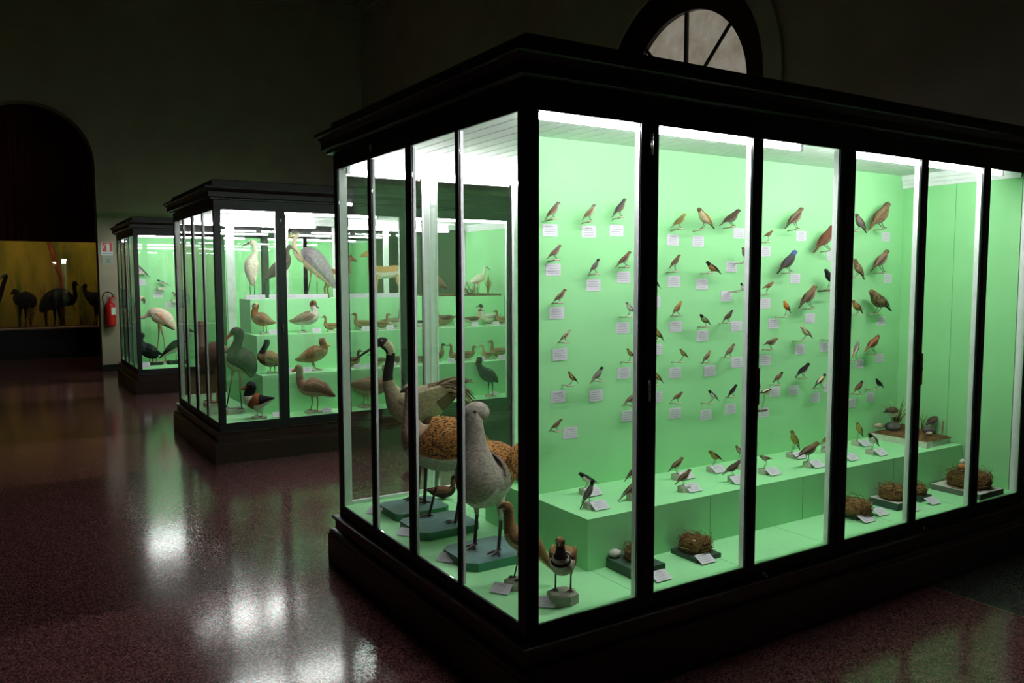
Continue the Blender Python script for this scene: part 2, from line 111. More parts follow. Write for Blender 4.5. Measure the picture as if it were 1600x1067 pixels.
{'name': 'cormorant','o': [0.253,10.38,0.375],'st': [[0.163,0.112,0.0119,0.014,'black','black'],[0.1081,0.1402,0.0237,0.0279,'black','black'],[0.0612,0.1309,0.0712,0.0838,'black','black'],[-0.0305,0.1685,0.0871,0.1024,'black','black'],[-0.1029,0.2247,0.0712,0.0838,'black','black'],[-0.1372,0.2995,0.0356,0.0419,'black','black'],[-0.1351,0.3554,0.0316,0.0372,'black','black'],[-0.1151,0.3927,0.0348,0.0409,'black','black'],[-0.1612,0.4021,0.019,0.0223,'billyellow','billyellow'],[-0.1988,0.3928,0.0079,0.0093,'billyellow','billyellow']],'legs': [[[-0.0333,0.0937],[-0.0354,0.0375],[-0.0368,0.0]],[[0.0412,0.0935],[0.0391,0.0374],[0.0378,0.0]]]},
{'name': 'whitebird','o': [0.576,10.321,0.39],'st': [[-0.2345,0.0288,0.008,0.0094,'craneblack','white'],[-0.1568,0.0948,0.028,0.0329,'craneblack','white'],[-0.0698,0.1608,0.056,0.0658,'craneblack','white'],[0.0263,0.2172,0.0719,0.0846,'craneblack','white'],[0.1216,0.2548,0.0639,0.0752,'craneblack','white'],[0.1805,0.3301,0.0399,0.047,'white','white'],[0.1924,0.4054,0.0359,0.0423,'white','white'],[0.2034,0.4524,0.0399,0.0469,'white','white'],[0.2497,0.4335,0.016,0.0188,'bill','bill'],[0.3054,0.4146,0.0064,0.0075,'bill','bill']],'legs': [[[0.0048,0.1418],[0.0022,0.0662],[-0.0001,0.0]],[[0.0619,0.1605],[0.0587,0.066],[0.0564,0.0]]]},
{'name': 'emu1','o': [-1.196,16.9,0.585],'st': [[0.2311,0.4249,0.0312,0.0391,'emu','emu'],[0.1711,0.5291,0.1145,0.1431,'emu','emu'],[0.0559,0.5683,0.1457,0.1821,'emu','emu'],[-0.0592,0.6075,0.104,0.1301,'emu','emu'],[-0.1067,0.6985,0.052,0.065,'emu','emu'],[-0.143,0.7505,0.0416,0.052,'emu','emu'],[-0.197,0.7117,0.0187,0.0234,'emu','emu'],[-0.2373,0.6858,0.0073,0.0091,'emu','emu']],'legs': [[[-0.0813,0.4256],[-0.1061,0.1911],[-0.1042,0.0]],[[0.1009,0.4252],[0.0894,0.1907],[0.0785,0.0]]]},
{'name': 'emu2','o': [-0.614,16.9,0.585],'st': [[-0.3027,0.3207,0.0318,0.0398,'emu','emu'],[-0.2181,0.4267,0.0955,0.1193,'emu','emu'],[-0.0799,0.5456,0.1484,0.1855,'emu','emu'],[0.0816,0.5983,0.1696,0.212,'emu','emu'],[0.2267,0.5847,0.1378,0.1723,'emu','emu'],[0.3315,0.558,0.0848,0.106,'emu','emu'],[0.4146,0.6373,0.0445,0.0556,'emu','emu'],[0.4193,0.7431,0.0318,0.0397,'emu','emu'],[0.4108,0.8488,0.0339,0.0423,'emu','emu'],[0.4269,0.9147,0.0381,0.0476,'emu','emu'],[0.4655,0.8883,0.0159,0.0198,'emu','emu'],[0.5034,0.8486,0.0064,0.0079,'emu','emu']],'legs': [[[-0.0621,0.36],[-0.0587,0.1476],[-0.0813,0.0]],[[0.0983,0.3863],[0.1284,0.1738],[0.1446,0.0]]]},
{'name': 'emu3','o': [0.061,16.9,0.585],'st': [[0.3032,0.398,0.0433,0.0542,'emu','emu'],[0.2259,0.4929,0.0975,0.1218,'emu','emu'],[0.0934,0.5608,0.1299,0.1624,'emu','emu'],[-0.0255,0.6286,0.0866,0.1082,'emu','emu'],[-0.1167,0.7098,0.0433,0.0541,'emu','emu'],[-0.1396,0.8043,0.0324,0.0406,'emu','emu'],[-0.1238,0.8582,0.0368,0.046,'emu','emu'],[-0.1649,0.8448,0.0162,0.0203,'emu','emu'],[-0.2066,0.818,0.0065,0.0081,'emu','emu']],'legs': [[[0.047,0.4255],[0.0377,0.2087],[0.0002,0.0]],[[0.1418,0.4254],[0.1326,0.2086],[0.1087,0.0]]]},
{'name': 'emu4','o': [-1.755,16.9,0.585],'st': [[-0.3091,0.4379,0.0409,0.0511,'emu','emu'],[-0.1772,0.5143,0.1431,0.1789,'emu','emu'],[0.0044,0.565,0.1737,0.2172,'emu','emu'],[0.1355,0.6286,0.0919,0.1149,'emu','emu'],[0.2295,0.7176,0.0408,0.0511,'emu','emu'],[0.2744,0.8449,0.0347,0.0434,'emu','emu'],[0.3192,0.972,0.0326,0.0408,'emu','emu'],[0.3486,1.0482,0.0326,0.0408,'emu','emu'],[0.3244,1.0737,0.0357,0.0446,'emupale','emu'],[0.2721,1.0484,0.0153,0.0191,'emupale','emu'],[0.2313,0.9976,0.0061,0.0076,'emupale','emu']],'legs': [[[-0.0562,0.3863],[-0.0671,0.1815],[-0.0773,0.0]],[[0.0717,0.386],[0.0609,0.1813],[0.0508,0.0]]]},
]
DUCKS=[
(1.268,5.54,1.051,0.21,-1,'duckbrown',1.1,3),
(1.641,5.625,1.051,0.248,-1,'duckbrown',1.0,3),
(1.805,5.54,1.051,0.234,1,'duckbrown',1.0,3),
(1.98,5.625,1.051,0.288,1,'pintailgrey',1.15,3),
(2.235,5.54,1.051,0.206,1,'pied',0.9,3),
(2.592,5.625,1.051,0.333,-1,'duckdark',1.0,3),
(2.899,5.54,1.051,0.268,1,'pied2',1.0,3),
(3.166,5.625,1.051,0.327,-1,'pied3',1.05,3),
(3.29,5.54,1.051,0.239,-1,'duckbrown',1.0,3),
(1.386,5.325,0.7,0.254,1,'duckdark',0.9,2),
(1.645,5.24,0.7,0.226,-1,'olivedk',0.7,2),
(1.891,5.325,0.7,0.213,-1,'redhead',1.25,2),
(2.109,5.24,0.7,0.199,1,'duckdark',0.9,2),
(2.325,5.325,0.7,0.269,1,'tufted',1.0,2),
(2.539,5.24,0.7,0.239,-1,'duckbrown',1.2,2),
(2.704,5.325,0.7,0.241,1,'duckbrown',0.8,2),
(2.921,5.24,0.7,0.209,-1,'wigeon',1.2,2),
(3.11,5.325,0.7,0.282,-1,'duckbrown',1.0,2),
]
C2CARDS=[
(0.658,5.45,1.051),
(1.081,5.45,1.051),
(1.6,5.45,1.051),
(1.869,5.45,1.051),
(2.125,5.45,1.051),
(2.671,5.45,1.051),
(2.88,5.45,1.051),
(3.153,5.45,1.051),
(3.34,5.45,1.051),
(0.879,5.15,0.7),
(0.714,5.15,0.7),
(1.393,5.15,0.7),
(1.493,5.15,0.7),
(1.753,5.15,0.7),
(2.422,5.15,0.7),
(2.787,5.15,0.7),
(3.045,5.15,0.7),
]
C2FLOOR=[[0.446,4.889],[0.981,4.873],[2.849,4.988]]
TOP2=[0.56,0.936,1.198]
C3B=[
([0.168,10.85,1.801],[0.355,10.85,1.602],[0.217,10.85,1.697],'gull'),
([0.46,10.85,1.563],[0.629,10.85,1.485],[0.501,10.85,1.457],'tern'),
([0.662,10.85,1.378],[0.787,10.85,1.268],[0.695,10.85,1.27],'brown'),
]
C3C=[[0.221,1.535],[0.464,1.35],[0.63,1.181]]
C3CARD=[0.1,9.837,0.36]

# ------------------------------------------------------------------ materials
MATS = {}
def _new(name):
    m = bpy.data.materials.new(name); m.use_nodes = True
    nt = m.node_tree; nt.nodes.clear()
    o = nt.nodes.new('ShaderNodeOutputMaterial')
    return m, nt, o
def _pr(nt, o, col, rough, spec=0.5, metal=0.0):
    p = nt.nodes.new('ShaderNodeBsdfPrincipled')
    p.inputs['Base Color'].default_value = (*col, 1)
    p.inputs['Roughness'].default_value = rough
    p.inputs['Specular IOR Level'].default_value = spec
    p.inputs['Metallic'].default_value = metal
    nt.links.new(p.outputs[0], o.inputs[0])
    return p
def noise_mix(nt, p, c1, c2, scale, stretch=(1,1,1), detail=4, lo=.35, hi=.65, bump=0, kind='noise'):
    tc = nt.nodes.new('ShaderNodeTexCoord'); mp = nt.nodes.new('ShaderNodeMapping')
    mp.inputs['Scale'].default_value = stretch
    nt.links.new(tc.outputs['Object'], mp.inputs[0])
    if kind == 'voronoi':
        n = nt.nodes.new('ShaderNodeTexVoronoi'); n.inputs['Scale'].default_value = scale; out = n.outputs['Distance']
    elif kind == 'wave':
        n = nt.nodes.new('ShaderNodeTexWave'); n.inputs['Scale'].default_value = scale; n.inputs['Distortion'].default_value = 9
        n.inputs['Detail'].default_value = 3; n.inputs['Detail Scale'].default_value = 2.5; out = n.outputs['Fac']
    else:
        n = nt.nodes.new('ShaderNodeTexNoise'); n.inputs['Scale'].default_value = scale; n.inputs['Detail'].default_value = detail; out = n.outputs['Fac']
    nt.links.new(mp.outputs[0], n.inputs['Vector'])
    r = nt.nodes.new('ShaderNodeValToRGB')
    r.color_ramp.elements[0].position = lo; r.color_ramp.elements[1].position = hi
    r.color_ramp.elements[0].color = (*c1, 1); r.color_ramp.elements[1].color = (*c2, 1)
    nt.links.new(out, r.inputs[0]); nt.links.new(r.outputs[0], p.inputs['Base Color'])
    if bump:
        b = nt.nodes.new('ShaderNodeBump'); b.inputs['Strength'].default_value = bump; b.inputs['Distance'].default_value = .01
        nt.links.new(out, b.inputs['Height']); nt.links.new(b.outputs[0], p.inputs['Normal'])
    return r
def plain(name, col, rough=.6, spec=.4, metal=0, var=.0, scale=8, stretch=(1,1,1), bump=0):
    if name in MATS: return name
    m, nt, o = _new(name); p = _pr(nt, o, col, rough, spec, metal)
    if var:
        noise_mix(nt, p, tuple(c*(1-var) for c in col), tuple(min(1, c*(1+var)) for c in col), scale, stretch, bump=bump)
    MATS[name] = m; return name
def feather(name, col, var=.28, scale=90, stretch=(1,1,2.2), bump=.25, rough=.85):
    if name in MATS: return name
    m, nt, o = _new(name); p = _pr(nt, o, col, rough, .15)
    noise_mix(nt, p, tuple(c*(1-var) for c in col), tuple(min(1, c*(1+var)) for c in col), scale, stretch, 3, bump=bump)
    MATS[name] = m; return name
def emit(name, col, strength):
    m, nt, o = _new(name); e = nt.nodes.new('ShaderNodeEmission')
    e.inputs[0].default_value = (*col, 1); e.inputs[1].default_value = strength
    nt.links.new(e.outputs[0], o.inputs[0]); MATS[name] = m; return name
def glass(name, tint=(.97, .99, .975), base=.052, gain=.945, rough=0.0):
    m, nt, o = _new(name)
    t = nt.nodes.new('ShaderNodeBsdfTransparent'); t.inputs[0].default_value = (*tint, 1)
    g = nt.nodes.new('ShaderNodeBsdfGlossy'); g.inputs['Roughness'].default_value = rough
    lw = nt.nodes.new('ShaderNodeLayerWeight'); lw.inputs['Blend'].default_value = .5
    pw = nt.nodes.new('ShaderNodeMath'); pw.operation = 'POWER'; pw.inputs[1].default_value = 5
    ml = nt.nodes.new('ShaderNodeMath'); ml.operation = 'MULTIPLY_ADD'; ml.inputs[1].default_value = gain; ml.inputs[2].default_value = base
    mx = nt.nodes.new('ShaderNodeMixShader')
    nt.links.new(lw.outputs['Facing'], pw.inputs[0]); nt.links.new(pw.outputs[0], ml.inputs[0]); nt.links.new(ml.outputs[0], mx.inputs[0])
    nt.links.new(t.outputs[0], mx.inputs[1]); nt.links.new(g.outputs[0], mx.inputs[2]); nt.links.new(mx.outputs[0], o.inputs[0])
    MATS[name] = m; return name

TUBE_STRENGTH = 125
plain('dark_wood', (.010, .006, .005), .38, .35, 0, .35, 14, (1, 1, 6))
plain('red_wood', (.026, .008, .006), .36, .4, 0, .35, 10, (1, 1, 7))
plain('black_iron', (.006, .006, .009), .42, .35)
plain('white_lining', (.86, .86, .88), .6, .3, 0, .05, 20)
plain('ceiling_paint', (.74, .74, .75), .6, .3, 0, .04, 12)
plain('green_paint', (.33, .73, .345), .7, .25, 0, .035, 3)
plain('green_floor', (.37, .80, .40), .6, .3, 0, .03, 4)
plain('seam', (.10, .30, .13), .8, .2)
plain('board_teal', (.10, .20, .19), .65, .3, 0, .15, 14)
plain('board_side', (.045, .22, .13), .6, .3, 0, .1, 10)
plain('block_white', (.55, .52, .44), .75, .3, 0, .08, 30)
plain('block_stone', (.45, .43, .36), .8, .2, 0, .15, 30)
plain('card', (.74, .70, .78), .6, .3)
plain('ink', (.36, .33, .40), .7, .2)
plain('perch', (.52, .47, .36), .7, .2, 0, .2, 60)
plain('twig', (.10, .065, .035), .8, .2, 0, .4, 60)
plain('legs', (.10, .075, .055), .55, .3)
plain('legs_dark', (.045, .035, .035), .5, .3)
plain('legs_red', (.42, .10, .05), .5, .3)
plain('legs_orange', (.40, .17, .07), .5, .3)
plain('legs_pink', (.60, .28, .20), .5, .3)
plain('eye', (.01, .008, .006), .1, .6)
plain('bill', (.10, .08, .06), .4, .4)
plain('billyellow', (.55, .40, .10), .4, .4)
plain('billorange', (.70, .25, .08), .4, .4)
plain('billred', (.55, .07, .03), .4, .4)
plain('brass', (.55, .40, .20), .35, .5, 1)
plain('chrome', (.7, .7, .7), .25, .5, 1)
plain('bronze', (.12, .06, .035), .3, .5, .6)
plain('tray', (.035, .075, .055), .6, .3)
plain('tray_grey', (.13, .15, .12), .7, .3)
plain('plaster_white', (.66, .64, .58), .8, .2, 0, .12, 40)
plain('earth', (.11, .062, .025), .95, .1, 0, .6, 26, (1, 1, 1), .6)
plain('rock', (.13, .11, .11), .85, .2, 0, .4, 22, (1, 1, 1), .5)
plain('rock_pale', (.45, .36, .27), .85, .2, 0, .25, 22)
plain('nest', (.17, .09, .035), .9, .1, 0, .6, 60, (1, 1, 1), .8)
plain('straw', (.28, .17, .065), .85, .15, 0, .4, 40)
plain('straw_dark', (.12, .065, .03), .85, .15, 0, .4, 40)
plain('egg', (.75, .70, .62), .5, .3)
plain('reed', (.12, .17, .03), .7, .2, 0, .4, 20)
plain('reed_dry', (.32, .19, .05), .7, .2, 0, .4, 20)
plain('reed_green', (.20, .30, .03), .7, .2, 0, .4, 10)
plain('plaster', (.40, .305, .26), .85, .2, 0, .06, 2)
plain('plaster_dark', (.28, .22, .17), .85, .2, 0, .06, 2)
plain('skirting', (.012, .012, .012), .4, .4)
plain('curtain', (.16, .035, .024), .8, .2, 0, .4, 3, (6, 6, .2))
plain('trunk', (.26, .075, .025), .85, .15, 0, .4, 9, (1, 1, .3))
plain('sill_wood', (.62, .46, .36), .6, .3, 0, .08, 6)
plain('extinguisher_red', (.55, .012, .012), .3, .5)
plain('rubber', (.012, .012, .012), .5, .4)
plain('sign_red', (.60, .02, .04), .4, .4)
plain('sign_white', (.75, .75, .77), .4, .4)
plain('sign_blue', (.15, .22, .40), .5, .3)
plain('sign_grey', (.30, .29, .27), .35, .5)
plain('leaf_dark', (.03, .05, .03), .7, .2)
emit('tube', (.97, .97, .97), TUBE_STRENGTH)
emit('tube_dim', (1.0, .82, .48), 34.0)
glass('pane')
# feathers
for n, c in dict(fbrown=(.155, .092, .052), fdark=(.072, .046, .032), fgrey=(.185, .155, .135), fpale=(.34, .27, .19), fbuff=(.42, .34, .24),
                 fwhite=(.66, .62, .54), fblack=(.012, .011, .013), fslate=(.075, .07, .07), folive=(.15, .125, .05), fyellow=(.36, .27, .07),
                 forange=(.36, .17, .05), frust=(.33, .115, .04), frosy=(.24, .145, .105), fchestnut=(.13, .05, .028), fblue=(.07, .10, .28),
                 fblueback=(.05, .05, .075), fgreenblk=(.012, .025, .018), frobin=(.55, .18, .03), ftit=(.22, .26, .10), fcream=(.58, .47, .30),
                 fgreyblue=(.20, .21, .24)).items():
    feather(n, c)
for n, c in dict(cranegrey=(.36, .29, .19), craneblack=(.022, .019, .018), cranepale=(.55, .47, .32), plume=(.13, .085, .05), tanneck=(.36, .25, .17),
                 white=(.62, .58, .49), creamwhite=(.72, .66, .52), glossy=(.075, .042, .045), herongrey=(.235, .205, .215), heronpale=(.60, .47, .32),
                 darkcap=(.10, .085, .08), storkdark=(.028, .021, .018), storkbelly=(.42, .37, .20), vulture=(.17, .10, .062), chestnut=(.24, .07, .025),
                 greenblack=(.010, .014, .014), black=(.012, .012, .014), goosebrown=(.20, .125, .078), goosebelly=(.40, .31, .20), wigeonbody=(.27, .17, .095),
                 buffbelly=(.45, .32, .15), cream=(.62, .50, .28), pintailgrey=(.25, .19, .13), headbrown=(.13, .045, .025), mallardback=(.23, .13, .07),
                 duckbrown=(.23, .13, .062), duckbelly=(.32, .20, .10), duckdark=(.10, .060, .036), flamingo=(.82, .36, .26), flamingopale=(.84, .60, .50),
                 emu=(.016, .012, .016), emupale=(.20, .17, .16), sandbrown=(.26, .15, .065), gull=(.10, .10, .11), redhead=(.36, .10, .035),
                 fawn=(.46, .26, .09), bustgrey=(.36, .31, .265)).items():
    feather(n, c, .22, 55, (1, 1, 1.6), .3)
def barred():
    m, nt, o = _new('barred'); p = _pr(nt, o, (.5, .25, .06), .85, .15)
    noise_mix(nt, p, (.04, .02, .01), (.40, .17, .045), 80, (1.0, 1.0, 2.2), 3, .42, .52, .4)
    MATS['barred'] = m
barred()
def streaked(name, a, b, sc=120):
    m, nt, o = _new(name); p = _pr(nt, o, a, .85, .15)
    noise_mix(nt, p, a, b, sc, (1.6, 1.6, .6), 2, .44, .56, .2); MATS[name] = m
streaked('fstreak', (.07, .05, .02), (.30, .24, .10)); streaked('fspeckle', (.10, .06, .035), (.34, .23, .13))
streaked('fmottle', (.02, .03, .015), (.20, .15, .06), 70)
def terrazzo(name, base, hi, lo, rough):
    m, nt, o = _new(name); p = _pr(nt, o, base, rough, .5)
    tc = nt.nodes.new('ShaderNodeTexCoord')
    v = nt.nodes.new('ShaderNodeTexVoronoi'); v.inputs['Scale'].default_value = 150
    nt.links.new(tc.outputs['Object'], v.inputs['Vector'])
    bw = nt.nodes.new('ShaderNodeRGBToBW'); nt.links.new(v.outputs['Color'], bw.inputs[0])
    r = nt.nodes.new('ShaderNodeValToRGB'); e = r.color_ramp.elements
    e[0].position = .25; e[0].color = (*lo, 1); e[1].position = .85; e[1].color = (*hi, 1)
    k = e.new(.5); k.color = (*base, 1)
    nt.links.new(bw.outputs[0], r.inputs[0]); nt.links.new(r.outputs[0], p.inputs['Base Color'])
    n = nt.nodes.new('ShaderNodeTexNoise'); n.inputs['Scale'].default_value = 1.3; n.inputs['Detail'].default_value = 6
    nt.links.new(tc.outputs['Object'], n.inputs['Vector'])
    mr = nt.nodes.new('ShaderNodeMapRange'); mr.inputs['To Min'].default_value = rough*.75; mr.inputs['To Max'].default_value = rough*1.35
    nt.links.new(n.outputs['Fac'], mr.inputs[0]); nt.links.new(mr.outputs[0], p.inputs['Roughness'])
    n2 = nt.nodes.new('ShaderNodeTexNoise'); n2.inputs['Scale'].default_value = 14; n2.inputs['Detail'].default_value = 3
    nt.links.new(tc.outputs['Object'], n2.inputs['Vector'])
    b = nt.nodes.new('ShaderNodeBump'); b.inputs['Strength'].default_value = .018; b.inputs['Distance'].default_value = .003
    nt.links.new(n2.outputs['Fac'], b.inputs['Height']); nt.links.new(b.outputs[0], p.inputs['Normal'])
    MATS[name] = m
terrazzo('terrazzo', (.135, .042, .047), (.26, .12, .12), (.07, .02, .024), .135)
terrazzo('terrazzo_grey', (.05, .05, .046), (.11, .11, .10), (.025, .025, .025), .12)
def backdrop():
    m, nt, o = _new('backdrop'); p = _pr(nt, o, (.4, .3, .05), .8, .1)
    r = noise_mix(nt, p, (.16, .17, .03), (.58, .40, .07), 1.6, (1.8, 1, .55), 6, .3, .7)
    k = r.color_ramp.elements.new(.5); k.color = (.44, .34, .045, 1)
    MATS['backdrop'] = m
backdrop()
def frosted():
    m, nt, o = _new('frosted'); e = nt.nodes.new('ShaderNodeEmission')
    tc = nt.nodes.new('ShaderNodeTexCoord'); n = nt.nodes.new('ShaderNodeTexNoise'); n.inputs['Scale'].default_value = 4; n.inputs['Detail'].default_value = 9
    n.inputs['Roughness'].default_value = .7
    nt.links.new(tc.outputs['Object'], n.inputs['Vector'])
    r = nt.nodes.new('ShaderNodeValToRGB'); r.color_ramp.elements[0].position = .3; r.color_ramp.elements[1].position = .72
    r.color_ramp.elements[0].color = (.15, .125, .085, 1); r.color_ramp.elements[1].color = (.25, .235, .195, 1)
    nt.links.new(n.outputs['Fac'], r.inputs[0]); nt.links.new(r.outputs[0], e.inputs[0]); e.inputs[1].default_value = 1.0
    nt.links.new(e.outputs[0], o.inputs[0]); MATS['frosted'] = m
frosted()

# ------------------------------------------------------------------ mesh builder
class MB:
    def __init__(s): s.v = []; s.f = []; s.m = []; s.sm = []; s.mats = []
    def mi(s, n):
        if n not in s.mats: s.mats.append(n)
        return s.mats.index(n)
    def face(s, idx, mat, smooth=False): s.f.append(idx); s.m.append(s.mi(mat)); s.sm.append(smooth)
    def quad(s, a, b, c, d, mat):
        i = len(s.v); s.v += [a, b, c, d]; s.face((i, i+1, i+2, i+3), mat)
    def box(s, x0, x1, y0, y1, z0, z1, mat):
        i = len(s.v)
        s.v += [(x0,y0,z0),(x1,y0,z0),(x1,y1,z0),(x0,y1,z0),(x0,y0,z1),(x1,y0,z1),(x1,y1,z1),(x0,y1,z1)]
        for q in ((0,3,2,1),(4,5,6,7),(0,1,5,4),(1,2,6,5),(2,3,7,6),(3,0,4,7)): s.face(tuple(i+k for k in q), mat)
        return s
    def obox(s, c, u, w, hu, hw, z0, z1, mat, top=None):   # oriented box, u,w horizontal unit vectors
        P = [(c[0]+a*hu*u[0]+b*hw*w[0], c[1]+a*hu*u[1]+b*hw*w[1]) for a, b in ((-1,-1),(1,-1),(1,1),(-1,1))]
        s.prism(P, z0, z1, mat, top)
    def prism(s, P, z0, z1, mat, top=None):
        i = len(s.v); n = len(P)
        s.v += [(x, y, z0) for x, y in P] + [(x, y, z1) for x, y in P]
        s.face(tuple(range(i+n-1, i-1, -1)), mat); s.face(tuple(range(i+n, i+2*n)), top or mat)
        for k in range(n): s.face((i+k, i+(k+1)%n, i+n+(k+1)%n, i+n+k), mat)
    def rings(s, R, mats, smooth=True, cap=True, closed=True):   # R: list of rings of points; mats: f(ring, k)
        n = len(R[0]); b = len(s.v)
        for r in R: s.v += r
        for j in range(len(R)-1):
            for k in range(n):
                a = b+j*n+k; c = b+j*n+(k+1)%n
                s.face((a, c, c+n, a+n), mats(j, k) if callable(mats) else mats, smooth)
        if cap:
            for j, rev in ((0, True), (len(R)-1, False)):
                idx = [b+j*n+k for k in range(n)]
                s.face(tuple(reversed(idx)) if rev else tuple(idx), mats(min(j, len(R)-2), 0) if callable(mats) else mats, smooth)
    def path(s, pts, rad, n, mat, smooth=True):
        pts = [Vector(p) for p in pts]; R = []
        if not hasattr(rad, '__len__'): rad = [rad]*len(pts)
        up = None
        for i, p in enumerate(pts):
            t = (pts[min(i+1, len(pts)-1)] - pts[max(i-1, 0)])
            if t.length < 1e-9: t = Vector((0, 0, 1))
            t.normalize()
            if up is None: up = Vector((0, 0, 1)) if abs(t.z) < .9 else Vector((1, 0, 0))
            a = t.cross(up)
            if a.length < 1e-6: a = t.cross(Vector((0, 1, 0)))
            a.normalize(); b = a.cross(t).normalized(); up = b
            R.append([tuple(p + a*(rad[i]*math.cos(2*PI*k/n)) + b*(rad[i]*math.sin(2*PI*k/n))) for k in range(n)])
        s.rings(R, mat, smooth)
    def ball(s, c, r, mat, n=8, m=5, sx=1, sy=1, sz=1):
        R = []
        for j in range(m+1):
            t = PI*(j+.001)/(m+.002)
            R.append([(c[0]+sx*r*math.sin(t)*math.cos(2*PI*k/n), c[1]+sy*r*math.sin(t)*math.sin(2*PI*k/n), c[2]-sz*r*math.cos(t)) for k in range(n)])
        s.rings(R, mat)
    def build(s, name, parent=None, loc=None):
        org = Vector(loc) if loc is not None else Vector((0, 0, 0))
        if parent is not None:
            q = parent; org = Vector((0, 0, 0))
            while q is not None: org += Vector(q.location); q = q.parent
        me = bpy.data.meshes.new(name)
        me.from_pydata([tuple(Vector(v)-org) for v in s.v], [], s.f)
        for n in s.mats: me.materials.append(MATS[n])
        me.polygons.foreach_set('material_index', s.m); me.polygons.foreach_set('use_smooth', s.sm); me.update()
        o = bpy.data.objects.new(name, me); COL.objects.link(o)
        if parent is not None: o.parent = parent
        else: o.location = org
        return o
def tag(o, label, cat, group=None):
    o['label'] = label; o['category'] = cat
    if group: o['group'] = group
    return o
def thing(name, label, cat, loc, group=None):
    o = bpy.data.objects.new(name, None); COL.objects.link(o); o.location = loc; o.empty_display_size = .05
    return tag(o, label, cat, group)
def struct(o): o['kind'] = 'structure'; return o
def cr(p0, p1, p2, p3, t):
    return .5*((2*p1)+(-p0+p2)*t+(2*p0-5*p1+4*p2-p3)*t*t+(-p0+3*p1-3*p2+p3)*t**3)
def loft(mb, st, origin, d, n=12, k=3):
    """st: (s, z, lateral radius, vertical radius, top material, bottom material) in the vertical plane through origin along d"""
    l = (-d[1], d[0]); P = []
    for i in range(len(st)-1):
        a, b, c, e = st[max(i-1, 0)], st[i], st[i+1], st[min(i+2, len(st)-1)]
        for j in range(k):
            t = j/k; w = b if t < .5 else c
            P.append([cr(a[q], b[q], c[q], e[q], t) for q in range(4)]+[w[4], w[5]])
    P.append(list(st[-1]))
    R = []; M = []
    for i, p in enumerate(P):
        a, b = P[max(i-1, 0)], P[min(i+1, len(P)-1)]
        ts, tz = b[0]-a[0], b[1]-a[1]; L = math.hypot(ts, tz) or 1; ts /= L; tz /= L
        ns, nz = -tz, ts
        rl, rv = max(p[2], .0004), max(p[3], .0004)
        ring = []
        for q in range(n):
            an = 2*PI*q/n; u = rl*math.cos(an); v = rv*math.sin(an)
            s_ = p[0]+ns*v; z_ = p[1]+nz*v
            ring.append((origin[0]+d[0]*s_+l[0]*u, origin[1]+d[1]*s_+l[1]*u, origin[2]+z_))
        R.append(ring); M.append((p[4], p[5], 1 if nz >= 0 else -1))
    def mf(j, q):
        t, b, sg = M[j]
        up = math.sin(2*PI*(q+.5)/n)*sg
        return t if up > -.25 else b
    mb.rings(R, mf)
def leg3(mb, pts, origin, d, lat, r, mat, toes=.03):
    l = (-d[1], d[0])
    W = [(origin[0]+d[0]*s+l[0]*lat, origin[1]+d[1]*s+l[1]*lat, origin[2]+z) for s, z in pts]
    mb.path(W, [r*1.5]+[r]*(len(W)-1), 6, mat)
    f = W[-1]
    return f
def toes3(mb, f, dirv, ln, r, mat):
    a0 = math.atan2(dirv[1], dirv[0])
    for da, k in ((-.6, 1), (0, 1.1), (.6, 1), (PI, .5)):
        a = a0+da
        mb.path([(f[0], f[1], f[2]+r*1.6), (f[0]+math.cos(a)*ln*k*.55, f[1]+math.sin(a)*ln*k*.55, f[2]+r*1.5), (f[0]+math.cos(a)*ln*k, f[1]+math.sin(a)*ln*k, f[2]+r*.6)], [r, r*.85, r*.4], 5, mat)

